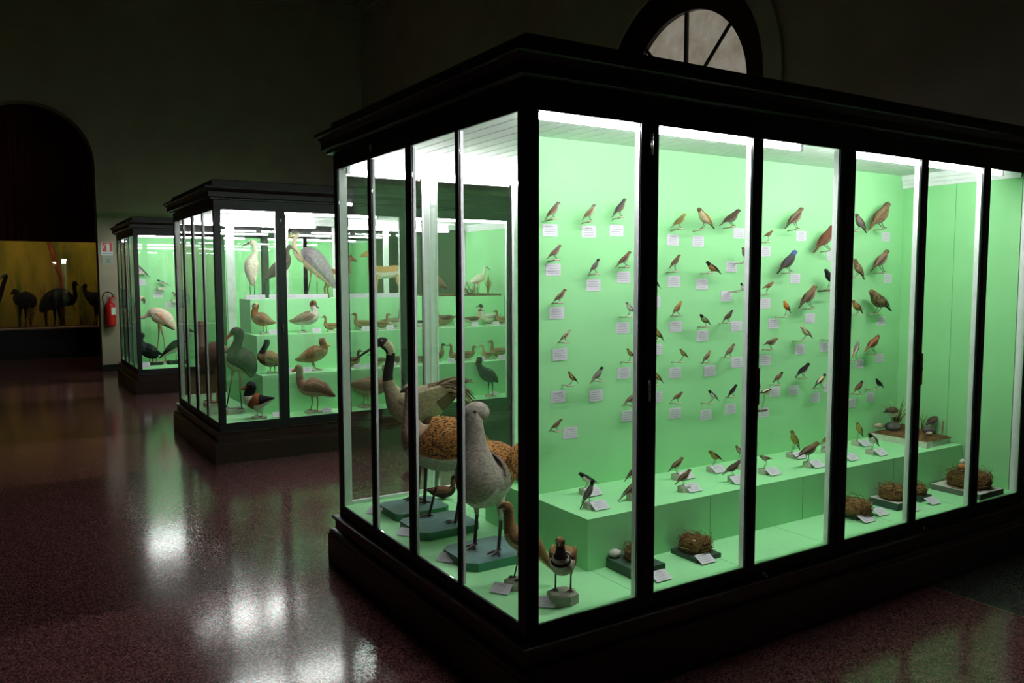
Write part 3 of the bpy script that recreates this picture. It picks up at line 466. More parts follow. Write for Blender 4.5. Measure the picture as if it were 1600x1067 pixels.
# ------------------------------------------------------------------ small birds
# palette: back, belly, head, wing, tail
PAL = dict(
 greybrown=('fgrey','fpale','fgrey','fbrown','fbrown'), palebrown=('fpale','fbuff','fgrey','fbrown','fpale'), darkgrey=('fslate','frosy','fslate','fslate','fdark'),
 slate=('fgrey','fgrey','fblack','fslate','fdark'), brown=('fbrown','fpale','fbrown','fdark','fdark'), rosybrown=('frosy','fpale','fbrown','fdark','fdark'),
 greybuff=('fgrey','fwhite','fgrey','fgrey','fbrown'), buff=('fbuff','fcream','fbuff','fdark','fdark'), olive=('folive','fyellow','folive','fdark','folive'),
 blackcap=('fgrey','fgrey','fblack','fgrey','fbrown'), yellowolive=('folive','fyellow','fyellow','folive','folive'), yellowbrown=('fyellow','fcream','fbrown','forange','folive'),
 darkbrown=('fdark','fgrey','fdark','fdark','fdark'), chestnutblack=('fchestnut','forange','fblack','fblack','fdark'), pied=('fblack','fwhite','fblack','fslate','fblack'),
 orangebrown=('forange','fpale','forange','fdark','fbrown'), tit=('ftit','ftit','fblack','fslate','fslate'), redstart=('frosy','forange','frosy','fdark','fblack'),
 wheatear=('fblack','fwhite','fblack','fblack','fblack'), robinlike=('fbrown','frust','frust','fbrown','fdark'), chestnut=('fchestnut','frosy','fchestnut','fchestnut','fchestnut'),
 bluerock=('fblueback','fslate','fblue','fdark','fblack'), black=('fblack','fblack','fblack','fblack','fblack'), robin=('fbrown','frobin','frobin','fbrown','fbrown'),
 darkcapbrown=('fbrown','fbuff','fblack','fdark','fblack'), creamwheatear=('fcream','fcream','fblack','fblack','fblack'), speckled=('fspeckle','fspeckle','fbrown','fbrown','fbrown'),
 rollerdark=('fmottle','fmottle','fbrown','fmottle','fgreenblk'), greyhead=('fgrey','frust','fgreyblue','fwhite','frust'), rust=('frust','frust','fbrown','fdark','frust'),
 rustblackcap=('fchestnut','frust','fblack','fdark','frust'), wagtail=('fslate','fgrey','fblack','fslate','fblack'), yellowwag=('folive','fyellow','fgrey','fslate','fslate'),
 olivestreak=('fstreak','fyellow','fstreak','fstreak','fdark'), gull=('gull','fwhite','gull','gull','fblack'), tern=('fgreyblue','fwhite','fblack','fgreyblue','fgrey'),
 dipper=('fdark','fwhite','fdark','fdark','fblack'),
)
def songbird_mesh(H, T, F, pal, fat, name, parent, leg='legs'):
    back, belly, head, wing, tail = PAL[pal]
    H = Vector(H); T = Vector(T); F = Vector(F)
    L = (Vector((H.x, 0, H.z)) - Vector((T.x, 0, T.z))).length
    ax = ((H.x-T.x)/L, (H.z-T.z)/L)
    nn = (-ax[1], ax[0])
    if nn[1] < 0: nn = (-nn[0], -nn[1])
    sg = 1 if ax[0] > 0 else -1
    O = (T.x, T.y, T.z); d = (1, 0)
    def P(f, v, rl, rv, a, b): return (ax[0]*L*f+nn[0]*L*v, ax[1]*L*f+nn[1]*L*v, rl*L*fat, rv*L*fat, a, b)
    st = [P(0, 0, .030, .008, tail, tail), P(.10, .0, .034, .012, tail, tail), P(.24, -.005, .034, .018, tail, tail), P(.34, -.012, .05, .045, back, belly),
          P(.45, -.03, .088, .088, back, belly), P(.58, -.045, .122, .128, back, belly), P(.71, -.040, .124, .130, back, belly), P(.82, -.015, .098, .10, back, belly),
          P(.90, .0, .078, .08, head, head if head in ('fblack', 'frobin', 'fblue') else belly)]
    hz = (sg*.97, .12); hp = (H.x-O[0]-sg*L*.02, H.z-O[2])
    def Q(k, dz, r, a, b): return (hp[0]+hz[0]*L*k, hp[1]+hz[1]*L*k+dz*L, r*L, r*L, a, b)
    st += [Q(.0, .0, .076, head, head), Q(.05, .0, .060, head, head), Q(.085, -.008, .026, head, head), Q(.10, -.012, .016, 'bill', 'bill'), Q(.165, -.022, .003, 'bill', 'bill')]
    mb = MB(); loft(mb, st, O, d, 10, 2)
    for s in (-1, 1):   # folded wings
        wl = s*L*.105*fat
        pts = [(.80, .02, .01), (.70, .0, .055), (.56, .005, .062), (.40, .02, .040), (.26, .02, .018), (.17, .015, .004)]
        R = []
        for f, v, r in pts:
            cx = O[0]+ax[0]*L*f+nn[0]*L*v; cz = O[2]+ax[1]*L*f+nn[1]*L*v
            off = wl*(1 if f > .5 else (.35+.65*(f-.15)/.35))
            R.append([(cx+nn[0]*r*L*fat*math.sin(2*PI*k/6), O[1]+off+s*.016*L*math.cos(2*PI*k/6), cz+nn[1]*r*L*fat*math.sin(2*PI*k/6)) for k in range(6)])
        mb.rings(R, wing)
        e = (O[0]+hp[0]+hz[0]*L*.03, O[1]+s*.068*L, O[2]+hp[1]+hz[1]*L*.03+.012*L)
        mb.ball(e, .016*L, 'eye', 6, 4)
    bel = (O[0]+ax[0]*L*.52+nn[0]*L*-.10, O[2]+ax[1]*L*.52+nn[1]*L*-.10)
    for s in (-1, 1):
        hip = (bel[0], O[1]+s*.04*L, bel[1]); ft = (F.x+sg*.002, F.y+s*.028*L, F.z+.0015)
        kn = ((hip[0]*.6+ft[0]*.4)-sg*.03*L, hip[1], hip[2]*.5+ft[2]*.5)
        mb.path([hip, kn, ft], [.016*L, .010*L, .009*L], 5, leg)
        toes3(mb, ft, (sg, 0), .07*L, .006*L, leg)
    return mb.build(name, parent)

PANES = [(.057, .52), (.608, 1.132), (1.194, 1.708), (1.821, 2.343), (2.405, 2.917), (2.99, 3.436)]
ORD = ['topmost', 'second', 'third', 'fourth', 'fifth', 'sixth', 'seventh', 'eighth', 'ninth', 'tenth', 'eleventh', 'twelfth', 'thirteenth']
PN = ['first', 'second', 'third', 'fourth', 'fifth', 'sixth']
def locate(xs_zs, cuts):
    """(x, z) positions on the wall -> ('third', 'left', ...) by strips of wall counted from the corner post"""
    cols = {}
    for i, (x, z) in enumerate(xs_zs):
        c = sum(1 for q in cuts if x > q); cols.setdefault(c, []).append((-z, i))
    out = {}
    for c, l in cols.items():
        for r, (_, i) in enumerate(sorted(l)): out[i] = (ORD[r], c, len(l))
    return out
# strips of the wall as seen through the front panes, counted from the corner post
CUTS = [.80, .98, 1.20, 1.315, 1.56, 1.82, 2.09, 2.33, 2.58, 2.86, 3.10]
COLN = ['at left of first pane', 'in middle of first pane', 'at right of first pane', 'beside first wide bar', 'at left of second pane', 'in middle of second pane', 'at right of second pane',
        'at left of third pane', 'in middle of third pane', 'at right of third pane', 'at left of fourth pane', 'at right of fourth pane']
def rank(r): return r if r == 'topmost' else r+' from top'
WALLY = .785
loc = locate([((b[0][0]+b[1][0])/2, b[0][2]) for b in BIRDS], CUTS)
for i, (H, T, F, pal, fat, desc) in enumerate(BIRDS):
    rk, c, n = loc[i]
    side = 'right' if H[0] > T[0] else 'left'
    short = 'half' in desc or 'hidden' in desc or 'twig' in desc or 'branch' in desc
    lab = '%s%s, %s %s' % (desc, '' if short else ' facing '+side, rank(rk), COLN[c])
    t = thing('mounted_songbird', lab, 'bird', (F[0], F[1], F[2]), 'small birds mounted on the green wall')
    songbird_mesh(H, T, F, pal, fat, 'body', t)
    mb = MB()
    pm = 'twig' if ('twig' in desc or 'branch' in desc) else 'perch'
    r = .0045 if pm == 'perch' else .006
    F2 = (F[0], F[1], F[2]-r)
    ln = .018 if pm == 'perch' else .035
    mb.path([(F2[0]-ln, F2[1]-.004, F2[2]+.001), (F2[0], F2[1], F2[2]), (F2[0]+ln, F2[1]-.004, F2[2]+.002)], [r*.9, r, r*.9], 7, pm)
    mb.path([(F2[0], F2[1]+.001, F2[2]-.001), (F2[0]+.004, WALLY-.0012, F2[2]-.004)], [r*.8, r*.9], 6, pm)
    mb.build('perch', t)
# caption cards on the wall
def card_mesh(w, h, th=.0016, lines=4, seed=0):
    """flat card in the XZ plane, back at y = 0"""
    rnd = random.Random(seed); mb = MB(); mb.box(-w/2, w/2, -th, 0, -h/2, h/2, 'card')
    for k in range(lines):
        ww = w*(rnd.uniform(.45, .62) if k == 0 else rnd.uniform(.62, .82)); z = h*(.30-.2*k); x0 = -ww/2
        hh = h*(.045 if k else .065)
        x = x0
        while x < ww/2-.004:
            e = min(x+rnd.uniform(.004, .012), ww/2)
            mb.quad((x, -th-.0003, z-hh/2), (e, -th-.0003, z-hh/2), (e, -th-.0003, z+hh/2), (x, -th-.0003, z+hh/2), 'ink'); x = e+.0022
    return mb
CARDME = [card_mesh(.086, .057, seed=q).build('card_source', loc=(0, 0, 0)) for q in range(4)]
for o in CARDME: o.name = 'card_source'
def place_card(name, q, locv, rot, label, cat, group, sc=1):
    o = CARDME[q % 4].copy(); o.name = name; COL.objects.link(o); o.location = locv; o.rotation_euler = rot; o.scale = (sc, sc, sc)
    return tag(o, label, cat, group)
cl = locate(WCARDS, CUTS)
for i, (x, z) in enumerate(WCARDS):
    rk, c, n = cl[i]
    place_card('mounted_caption_card', i, (x, WALLY-.0004, z), (0, random.uniform(-.02, .02), 0),
               'white caption card on green wall, %s %s' % (rank(rk), COLN[c]), 'caption card', 'caption cards on the green wall')
# ------------------------------------------------------------------ birds on the bench
for i, (H, T, B, pal, fat, desc) in enumerate(BBIRDS):
    t = thing('mounted_bench_bird', desc, 'bird', (B[0], B[1], .567), 'small birds standing on the green bench')
    songbird_mesh(H, T, (B[0], B[1], B[2]), pal, fat, 'body', t)
    mb = MB(); a = .026
    mb.prism([(B[0]-a, B[1]-a*.7), (B[0]-a*.7, B[1]-a), (B[0]+a*.7, B[1]-a), (B[0]+a, B[1]-a*.7), (B[0]+a, B[1]+a*.7), (B[0]+a*.7, B[1]+a), (B[0]-a*.7, B[1]+a), (B[0]-a, B[1]+a*.7)], .5672, .5932, 'block_white', 'block_stone')
    mb.build('stand', t)
def lean_card(i, x, y, z, label, group, yaw=0, tilt=-1.0, sc=.95):
    """card lying back on a small tilt, its lower edge resting at z"""
    h = .057*sc/2
    o = place_card('caption_card', i, (x, y, z+h*math.cos(tilt)+.004), (tilt, 0, yaw), label, 'caption card', group, sc)
    return o
bo = sorted(range(len(BCARDS)), key=lambda q: BCARDS[q][0])
for n_, i in enumerate(bo):
    x, y = BCARDS[i]
    lean_card(i, x, y, .568, 'white card lying on the bench top, %s card along from the near corner' % (['nearest']+ORD[1:]+['fourteenth', 'fifteenth', 'sixteenth'])[n_], 'caption cards on the bench')

# ------------------------------------------------------------------ benches
def box_thing(name, label, cat, x0, x1, y0, y1, z0, z1, mat, seams=()):
    mb = MB(); mb.box(x0, x1, y0, y1, z0, z1, mat)
    for x in seams: mb.box(x-.0012, x+.0012, y0-.0006, y0+.002, z0, z1, 'seam')
    o = mb.build(name, loc=((x0+x1)/2, (y0+y1)/2, z0))
    return tag(o, label, cat)
box_thing('display_bench', 'long low green bench along the foot of the bird wall', 'bench', .53, 3.425, .33, .7835, .3405, .567, 'green_floor', (1.26, 1.93, 2.72))
box_thing('display_bench', 'green bench behind the bird wall facing the rear glass', 'bench', .53, 3.425, .837, 1.20, .3405, .567, 'green_floor')

# ------------------------------------------------------------------ display cases
LC, WC = 3.493, 1.903
FM = [(.52, .608, 1), (1.132, 1.194, 0), (1.708, 1.821, 1), (2.343, 2.405, 0), (2.917, 2.99, 1)]
EM_ = [(.488, .517, 0), (.925, .986, 1), (1.384, 1.428, 0)]
ZB, ZT = .34, 2.176
def ring_profile(mb, prof, oy, mat):
    R = []
    for p, z in prof: R.append([(-p, oy-p, z), (LC+p, oy-p, z), (LC+p, oy+WC+p, z), (-p, oy+WC+p, z)])
    mb.rings(R, mat, False)
def display_case(oy, label, panel=None, rail=False):
    root = thing('display_case', label, 'display case', (LC/2, oy+WC/2, 0), 'glass display cases')
    mb = MB()
    ring_profile(mb, [(.053, 0), (.053, .165), (.046, .175), (.046, .19), (.036, .198), (.02, .202), (.02, .255), (.035, .262), (.035, .272), (.028, .276)], oy, 'red_wood')
    mb.build('plinth', root)
    mb = MB()
    for a in ((0, LC, oy, oy+.010), (0, LC, oy+WC-.010, oy+WC), (0, .010, oy+.010, oy+WC-.010), (LC-.010, LC, oy+.010, oy+WC-.010)):
        mb.box(*a, .2763, ZB, 'black_iron')
    mb.build('bottom_rail', root)
    mb = MB()
    for a in ((0, LC, oy, oy+.010), (0, LC, oy+WC-.010, oy+WC), (0, .010, oy+.010, oy+WC-.010), (LC-.010, LC, oy+.010, oy+WC-.010)):
        mb.box(*a, ZT, 2.2598, 'black_iron')
    tr = mb.build('top_rail', root)
    mb = MB()
    for a in ((.06, LC-.06, oy+.0145, oy+.042), (.06, LC-.06, oy+WC-.042, oy+WC-.0145), (.0145, .042, oy+.06, oy+WC-.06)):
        mb.box(*a, 2.188, 2.2475, 'white_lining')
    mb.build('rail_lining', tr)['label'] = 'white painted inner lining'
    mb = MB()
    ring_profile(mb, [(.0, 2.26), (.03, 2.262), (.03, 2.275), (.05, 2.282), (.05, 2.322), (.056, 2.33), (.068, 2.345), (.078, 2.35), (.078, 2.368), (.03, 2.374), (.006, 2.376), (.006, 2.425), (.0, 2.43)], oy, 'dark_wood')
    mb.build('cornice', root)
    mb = MB(); x = .016; w = .0872
    while x < LC-.02:
        e = min(x+w-.007, LC-.016); mb.box(x, e, oy+.016, oy+WC-.016, 2.2482, 2.2592, 'ceiling_paint'); x += w
    mb.build('ceiling_boards', root)
    mb = MB(); mb.box(.0104, LC-.0104, oy+.0104, oy+WC-.0104, .2765, ZB, 'green_floor')
    x = .55
    while x < LC-.2:
        mb.box(x-.001, x+.001, oy+.02, oy+WC-.02, ZB-.001, ZB+.0003, 'seam'); x += .58
    mb.build('floor_board', root)
    for cx, sx in ((0, 1), (LC, -1)):
        for cy, sy in ((oy, 1), (oy+WC, -1)):
            mb = MB()
            def bx(a, b, c, d_, m): mb.box(*sorted((cx+sx*a, cx+sx*b)), *sorted((cy+sy*c, cy+sy*d_)), ZB+.0004, ZT-.0004, m)
            bx(0, .005, 0, .0545, 'black_iron'); bx(.005, .0545, 0, .005, 'black_iron')
            post = mb.build('corner_post', root)
            mb = MB(); bx(.0105, .054, .0105, .054, 'white_lining')
            mb.build('post_lining', post)['label'] = 'white painted inner lining'
    def mull(u0, u1, double, side, name='mullion'):
        mb = MB(); ml = MB()
        def bx(M, a, b, c, d_, m):
            if side == 'f': M.box(a, b, oy+c, oy+d_, ZB+.0004, ZT-.0004, m)
            elif side == 'r': M.box(a, b, oy+WC-d_, oy+WC-c, ZB+.0004, ZT-.0004, m)
            else: M.box(c, d_, oy+a, oy+b, ZB+.0004, ZT-.0004, m)
        if double:
            c = (u0+u1)/2; g = .003
            bx(mb, u0, c-g, 0, .005, 'black_iron'); bx(mb, c+g, u1, 0, .005, 'black_iron'); bx(mb, c-g, c+g, .003, .005, 'black_iron')
            bx(mb, c-g-.012, c+g+.012, -.004, -.0001, 'black_iron')
        else:
            bx(mb, u0, u1, 0, .005, 'black_iron'); bx(mb, u0+(u1-u0)*.35, u1-(u1-u0)*.35, -.003, -.0001, 'black_iron')
        o = mb.build(name, root)
        bx(ml, u0, u1, .0105, .0225 if side == 'e' else .036, 'white_lining')
        ml.build('mullion_lining', o)['label'] = 'white painted inner lining'
        return o
    def pane(u0, u1, side):
        mb = MB(); a, b = u0-.0015, u1+.0015; z0, z1 = ZB+.0005, ZT-.0005
        if side == 'f': mb.box(a, b, oy+.0060, oy+.0100, z0, z1, 'pane')
        elif side == 'r': mb.box(a, b, oy+WC-.0100, oy+WC-.0060, z0, z1, 'pane')
        else: mb.box(.0060, .0100, oy+a, oy+b, z0, z1, 'pane')
        mb.build('glass_pane', root)
    for side in ('f', 'r'):
        for u0, u1, db in FM: 
            o = mull(u0, u1, db, side)
            if side == 'r' and rail and abs(u0-.52) < .01:
                mb = MB(); c = .575; yy = oy+WC-.046
                mb.box(c-.024, c-.015, yy-.006, yy-.0003, ZB+.02, 2.12, 'white_lining'); mb.box(c+.015, c+.024, yy-.006, yy-.0003, ZB+.02, 2.12, 'white_lining')
                z = ZB+.05
                while z < 2.1: mb.box(c-.0149, c+.0149, yy-.005, yy-.0003, z, z+.012, 'white_lining'); z += .115
                mb.build('shelf_rail', o)['label'] = 'slotted ladder-like shelf rail'
        for u0, u1 in PANES: pane(u0, u1, side)
    mb = MB(); mb.box(.06, LC-.06, oy+WC-.042, oy+WC-.0195, ZB+.0006, ZB+.018, 'white_lining'); mb.build('sill_lining', root)
    for u0, u1, db in EM_: mull(u0, u1, db, 'e')
    for u0, u1 in ((.057, .488), (.517, .925), (.986, 1.384), (1.428, 1.846)): pane(u0, u1, 'e')
    # closed right end
    mb = MB(); mb.box(LC-.05, LC-.0148, oy+.06, oy+WC-.06, ZB+.0005, 2.2478, 'green_paint')
    mb.box(LC-.0512, LC-.05, oy+.44, oy+.442, ZB+.001, 2.17, 'seam')
    o = mb.build('end_panel', root); o['label'] = 'green painted closed end panel'
    mb = MB()
    for k, (p, z0, z1) in enumerate(((.012, 2.165, 2.19), (.02, 2.19, 2.215), (.03, 2.215, 2.2475))): mb.box(LC-.0503-p, LC-.0503, oy+.062, oy+WC-.062, z0+.0002*k, z1, 'white_lining')
    mb.build('crown_moulding', o)['label'] = 'white stepped moulding'
    # tubes
    for yy in (oy+.058, oy+WC-.058):
        for x0, x1 in ((.075, 1.487), (1.80, 3.19)):
            mb = MB(); mb.path([(x0, yy, 2.170), (x1, yy, 2.170)], .012, 10, 'tube')
            mb.build('fluorescent_tube', root)['label'] = 'glowing white fluorescent tube'
            for x in (x0-.012, x1+.012): 
                mb = MB(); mb.box(x-.011, x+.011, yy-.009, yy+.009, 2.158, 2.2478, 'white_lining'); mb.build('tube_holder', root)
    # locks and hinges on the front doors
    for x in (1.245, 2.47): 
        mb = MB(); mb.path([(x, oy-.0002, .292), (x, oy-.012, .292)], .010, 10, 'chrome'); mb.box(x-.003, x+.003, oy-.026, oy-.012, .284, .300, 'chrome')
        mb.build('lock', root)['label'] = 'small chrome lock with key'
    for x in (.564,):
        for z in (2.10, 1.16):
            mb = MB(); mb.path([(x, oy-.009, z-.04), (x, oy-.009, z+.04)], .006, 8, 'chrome'); mb.build('hinge', root)
    for x in (1.18, 2.39):
        mb = MB(); mb.path([(x, oy-.0035, 1.13), (x, oy-.010, 1.13)], .016, 10, 'bronze'); mb.box(x-.012, x+.012, oy-.009, oy-.0032, 1.05, 1.21, 'bronze'); mb.build('latch', root)
    if panel:
        x0, y0 = panel
        mb = MB(); mb.box(x0, LC-.0515, oy+y0, oy+y0+.05, ZB+.0005, 2.2478, 'green_paint')
        o = mb.build('back_panel', root); o['label'] = 'pale green upright panel dividing the case'
        mb = MB(); mb.box(x0-.0008, x0-.0002, oy+y0, oy+y0+.05, ZB+.23, 2.24, 'white_lining'); mb.build('panel_edge', o)
    return root
c1 = display_case(0, 'big dark-framed glass case in the foreground with the wall of small birds', (.53, WALLY), True)
c2 = display_case(4.83, 'dark-framed glass case of stepped duck ledges behind the foreground case', None)
c3 = display_case(9.75, 'farthest dark-framed glass case with the flamingo, beside the fire extinguisher', (.06, 1.17))
# small letter plate on the foreground case
mb = MB(); mb.box(-.0075, -.0012, 1.335, 1.385, 2.205, 2.245, 'dark_wood')
pl = mb.build('letter_plate', c1)
cu = bpy.data.curves.new('plate_letter', 'FONT'); cu.body = 'B'; cu.size = .048; cu.extrude = .001; cu.align_x = 'CENTER'
cu.materials.append(MATS['sign_white'])
lt = bpy.data.objects.new('letter_text', cu); COL.objects.link(lt); bpy.context.view_layer.update()
lm_ = bpy.data.meshes.new_from_object(lt.evaluated_get(bpy.context.evaluated_depsgraph_get())); bpy.data.objects.remove(lt)
lo = bpy.data.objects.new('plate_letter', lm_); COL.objects.link(lo); lo.parent = pl
lo.location = (-.0085-LC/2, 1.36-WC/2, 2.208); lo.rotation_euler = (PI/2, 0, -PI/2)

# ------------------------------------------------------------------ large birds
DR = (0.84670036/math.hypot(.8467, .53207), -.53206626/math.hypot(.8467, .53207))
LEGM = dict(crane='legs_dark', bustard='legs_dark', female='legs_dark', goose='legs_red', brownGooseRear='legs_orange', shelduck='legs', mallard='legs_orange', shoveler='legs_orange',
            coot='legs_red', goose_end='legs_red', stork='legs_dark', heron='legs', flamingo='legs_pink', ibisdark='legs', ibiswhite='legs_dark')
INFO = dict(
 crane=('mounted_crane', 'grey crane with black neck and white nape stripe behind the end panes', 'bird'),
 bustard=('mounted_bustard', 'great bustard in profile with orange barred back, head behind a frame bar', 'bird'),
 female=('mounted_bustard', 'sandy-brown small bustard on a pale block, half behind the corner post', 'bird'),
 ibiswhite=('mounted_spoonbill', 'white long-billed wading bird facing front on the top ledge', 'bird'),
 ibisdark=('mounted_ibis', 'dark maroon ibis beside the heron, half behind the frame bar', 'bird'),
 heron=('mounted_heron', 'grey heron with yellowish neck standing on the top ledge', 'bird'),
 stork=('mounted_stork', 'dark stork with red bill and pale belly in the duck case corner', 'bird'),
 goose_end=('mounted_goose', 'large reddish-brown bird behind the narrow end panes of the duck case', 'bird'),
 shelduck=('mounted_shelduck', 'shelduck with black head, white body and chestnut band', 'bird'),
 goose=('mounted_goose', 'brown goose with red bill and red legs on the case floor', 'bird'),
 wigeon=('mounted_duck', 'wigeon with cream forehead on the upper duck ledge', 'bird'),
 pintail=('mounted_duck', 'pintail with brown head and white neck on the upper ledge', 'bird'),
 mallard=('mounted_duck', 'dark green-headed duck with yellow bill on the lower ledge', 'bird'),
 shoveler=('mounted_duck', 'streaky brown duck facing right above the brown goose', 'bird'),
 coot=('mounted_coot', 'black waterbird with orange bill seen beside the great bustard head', 'bird'),
 brownGooseRear=('mounted_goose', 'brown goose seen behind the crane neck through the end panes', 'bird'),
 flamingo=('mounted_flamingo', 'pink flamingo with lowered neck in the farthest case', 'bird'),
 cormorant=('mounted_cormorant', 'black cormorant with pale face on a dark rock in the farthest case', 'bird'),
 whitebird=('mounted_goose', 'black-and-white bird on dark rock under the flamingo tail', 'bird'),
 emu1=('mounted_cassowary', 'small dark cassowary facing left in the ochre diorama', 'bird'),
 emu2=('mounted_cassowary', 'big dark cassowary facing right in the middle of the ochre diorama', 'bird'),
 emu3=('mounted_cassowary', 'dark cassowary at the right end of the ochre diorama', 'bird'),
 emu4=('mounted_cassowary', 'dark bird with raised neck at the left edge of the diorama', 'bird'),
)
STAND = dict(ibiswhite=None)
def wing_patch(mb, t, o, side, d):
    pass
def tall_bird(t):
    nm, lab, cat = INFO[t['name']]
    o = t['o']; root = thing(nm, lab, cat, o)
    mb = MB(); st = [tuple(s) for s in t['st']]
    loft(mb, st, o, DR, 16, 4)
    lm = LEGM.get(t['name'], 'legs')
    h = max(s[1] for s in st); r = max(.0032, h*.0105)
    if t['name'] in ('flamingo', 'heron', 'stork', 'ibisdark', 'ibiswhite'): r = max(.003, h*.008)
    if t['name'].startswith('emu'): r = .013
    fac = st[-1][0]-st[len(st)//3][0]; sg = 1 if fac > 0 else -1
    fv = (DR[0]*sg, DR[1]*sg)
    mx = max(s[2] for s in st[:6])
    for i, pts in enumerate(t['legs']):
        lat = (mx*.42)*(1 if i == 0 else -1)
        P = [list(p) for p in pts]
        # a feathered thigh, then the bare leg
        l = (-DR[1], DR[0])
        W = [(o[0]+DR[0]*s+l[0]*lat, o[1]+DR[1]*s+l[1]*lat, o[2]+z) for s, z in P]
        hipm = st[2][5]
        mb.path([(W[0][0], W[0][1], W[0][2]+r*3), (W[0][0]*.65+W[1][0]*.35, W[0][1]*.65+W[1][1]*.35, W[0][2]*.65+W[1][2]*.35), W[1]], [r*3.2, r*2.0, r*1.05], 8, hipm if t['name'] not in ('flamingo',) else lm)
        mb.path([W[1], (W[1][0]*.95+W[2][0]*.05, W[1][1]*.95+W[2][1]*.05, W[1][2]*.95+W[2][2]*.05), W[2]], [r*1.25, r, r*1.05], 7, lm)
        f = (W[2][0], W[2][1], o[2])
        toes3(mb, f, fv, r*7.5, r*.8, lm)
    # eyes: on the head just behind the bill
    k = [i for i, s in enumerate(st) if not s[4].startswith('bill')][-1]; hd = st[k]
    for s in (-1, 1):
        c = (o[0]+DR[0]*hd[0]-DR[1]*s*hd[2]*.92, o[1]+DR[1]*hd[0]+DR[0]*s*hd[2]*.92, o[2]+hd[1]+hd[3]*.25)
        mb.ball(c, hd[3]*.24, 'eye', 6, 4)
    # folded wings along the trunk
    if t['name'] in WINGS:
        wm, i0, i1 = WINGS[t['name']]
        A = st[i1]; Bs = st[i0]
        for s in (-1, 1):
            R = []
            for q in range(8):
                f = q/7; u = f*(i1-i0)+i0; a = int(min(u, i1-1e-6)); w = u-a
                p = [st[a][j]*(1-w)+st[min(a+1, len(st)-1)][j]*w for j in range(4)]
                prof = math.sin(PI*min(1, .12+f*.88))**.6 if f < .98 else .1
                hv = p[3]*.62*prof; off = s*(p[2]*.88)
                ring = []
                for kk in range(8):
                    an = 2*PI*kk/8; vz = p[1]+p[3]*.22+hv*math.sin(an); la = off+s*p[2]*.20*math.cos(an)
                    ring.append((o[0]+DR[0]*p[0]-DR[1]*la, o[1]+DR[1]*p[0]+DR[0]*la, o[2]+vz))
                R.append(ring)
            mb.rings(R, wm)
    mb.build('body', root)
    if t['name'] == 'crane':
        mb = MB(); rnd = random.Random(3); a = st[2]; b = st[0]
        for q in range(38):
            la = rnd.uniform(-.05, .05); z0 = a[1]+rnd.uniform(-.02, .05); pts = []
            e = (b[0]+rnd.uniform(-.05, .06), b[1]+rnd.uniform(-.13, .03))
            for k in range(5):
                f = k/4; s_ = a[0]-.03+(e[0]-a[0]+.03)*f; z_ = z0+(e[1]-z0)*f**2+.035*math.sin(PI*f)
                pts.append((o[0]+DR[0]*s_-DR[1]*la*(1+.5*f), o[1]+DR[1]*s_+DR[0]*la*(1+.5*f), o[2]+z_))
            mb.path(pts, [.006, .010, .010, .008, .002], 5, rnd.choice(['plume', 'plume', 'cranegrey']))
        mb.build('tail_plumes', root)['label'] = 'bushy drooping dark tail plumes'
    return root
WINGS = dict(crane=('cranegrey', 1, 6), heron=('herongrey', 0, 4), goose=('goosebrown', 0, 4), mallard=('mallardback', 0, 3), shoveler=('duckbrown', 0, 4), pintail=('pintailgrey', 0, 4),
             wigeon=('wigeonbody', 0, 3), coot=('black', 0, 3), brownGooseRear=('goosebrown', 0, 4), cormorant=('black', 1, 4), flamingo=('flamingo', 0, 3), bustard=('barred', 1, 4), female=('sandbrown', 1, 3),
             goose_end=('vulture', 0, 3), stork=('storkdark', 0, 2))
BASE = dict(ibiswhite=(.05, .016), ibisdark=(.04, .014), heron=(.07, .016), stork=(.085, .045), goose_end=(.09, .045), shelduck=(.06, .02), goose=(.075, .02), wigeon=(.045, .018),
            pintail=(.045, .018), mallard=(.05, .018), shoveler=(.05, .018), coot=(.05, .02), brownGooseRear=(.07, .02), flamingo=(.12, .02))
roots = {}
for t in TALL:
    r = tall_bird(t); roots[t['name']] = r; o = t['o']
    if t['name'] in BASE:
        a, h = BASE[t['name']]; mb = MB()
        cx = sum(l[-1][0] for l in t['legs'])/2
        c = (o[0]+DR[0]*cx, o[1]+DR[1]*cx)
        b = a*.62 if o[2] > .5 else a*.8
        mb.prism([(c[0]-a, c[1]-b*.75), (c[0]-a*.85, c[1]-b), (c[0]+a*.85, c[1]-b), (c[0]+a, c[1]-b*.75), (c[0]+a, c[1]+b*.75), (c[0]+a*.85, c[1]+b), (c[0]-a*.85, c[1]+b), (c[0]-a, c[1]+b*.75)], o[2]-h+.0008, o[2]-.0002, 'block_white')
        mb.build('stand', r)
# boards under the large birds
def board(P, label, z0=.3405, z1=.3785):
    mb = MB(); mb.prism(P, z0, z1, 'board_side', 'board_teal')
    c = (sum(p[0] for p in P)/len(P), sum(p[1] for p in P)/len(P), z0)
    return tag(mb.build('specimen_board', loc=c), label, 'board', 'teal boards under the large birds')
def octo(cx, cy, hx, hy, c, ang=0):
    P = [(-hx, -hy+c), (-hx+c, -hy), (hx-c, -hy), (hx, -hy+c), (hx, hy-c), (hx-c, hy), (-hx+c, hy), (-hx, hy-c)]
    ca, sa = math.cos(ang), math.sin(ang)
    return [(cx+x*ca-y*sa, cy+x*sa+y*ca) for x, y in P]
board(octo(.285, 1.545, .155, .135, .03), 'dark teal octagonal board under the grey crane')
board(octo(.265, 1.205, .165, .145, .035), 'teal octagonal board under the great bustard in profile')
board(octo(.255, .715, .165, .145, .04), 'blue-green octagonal board under the front great bustard')
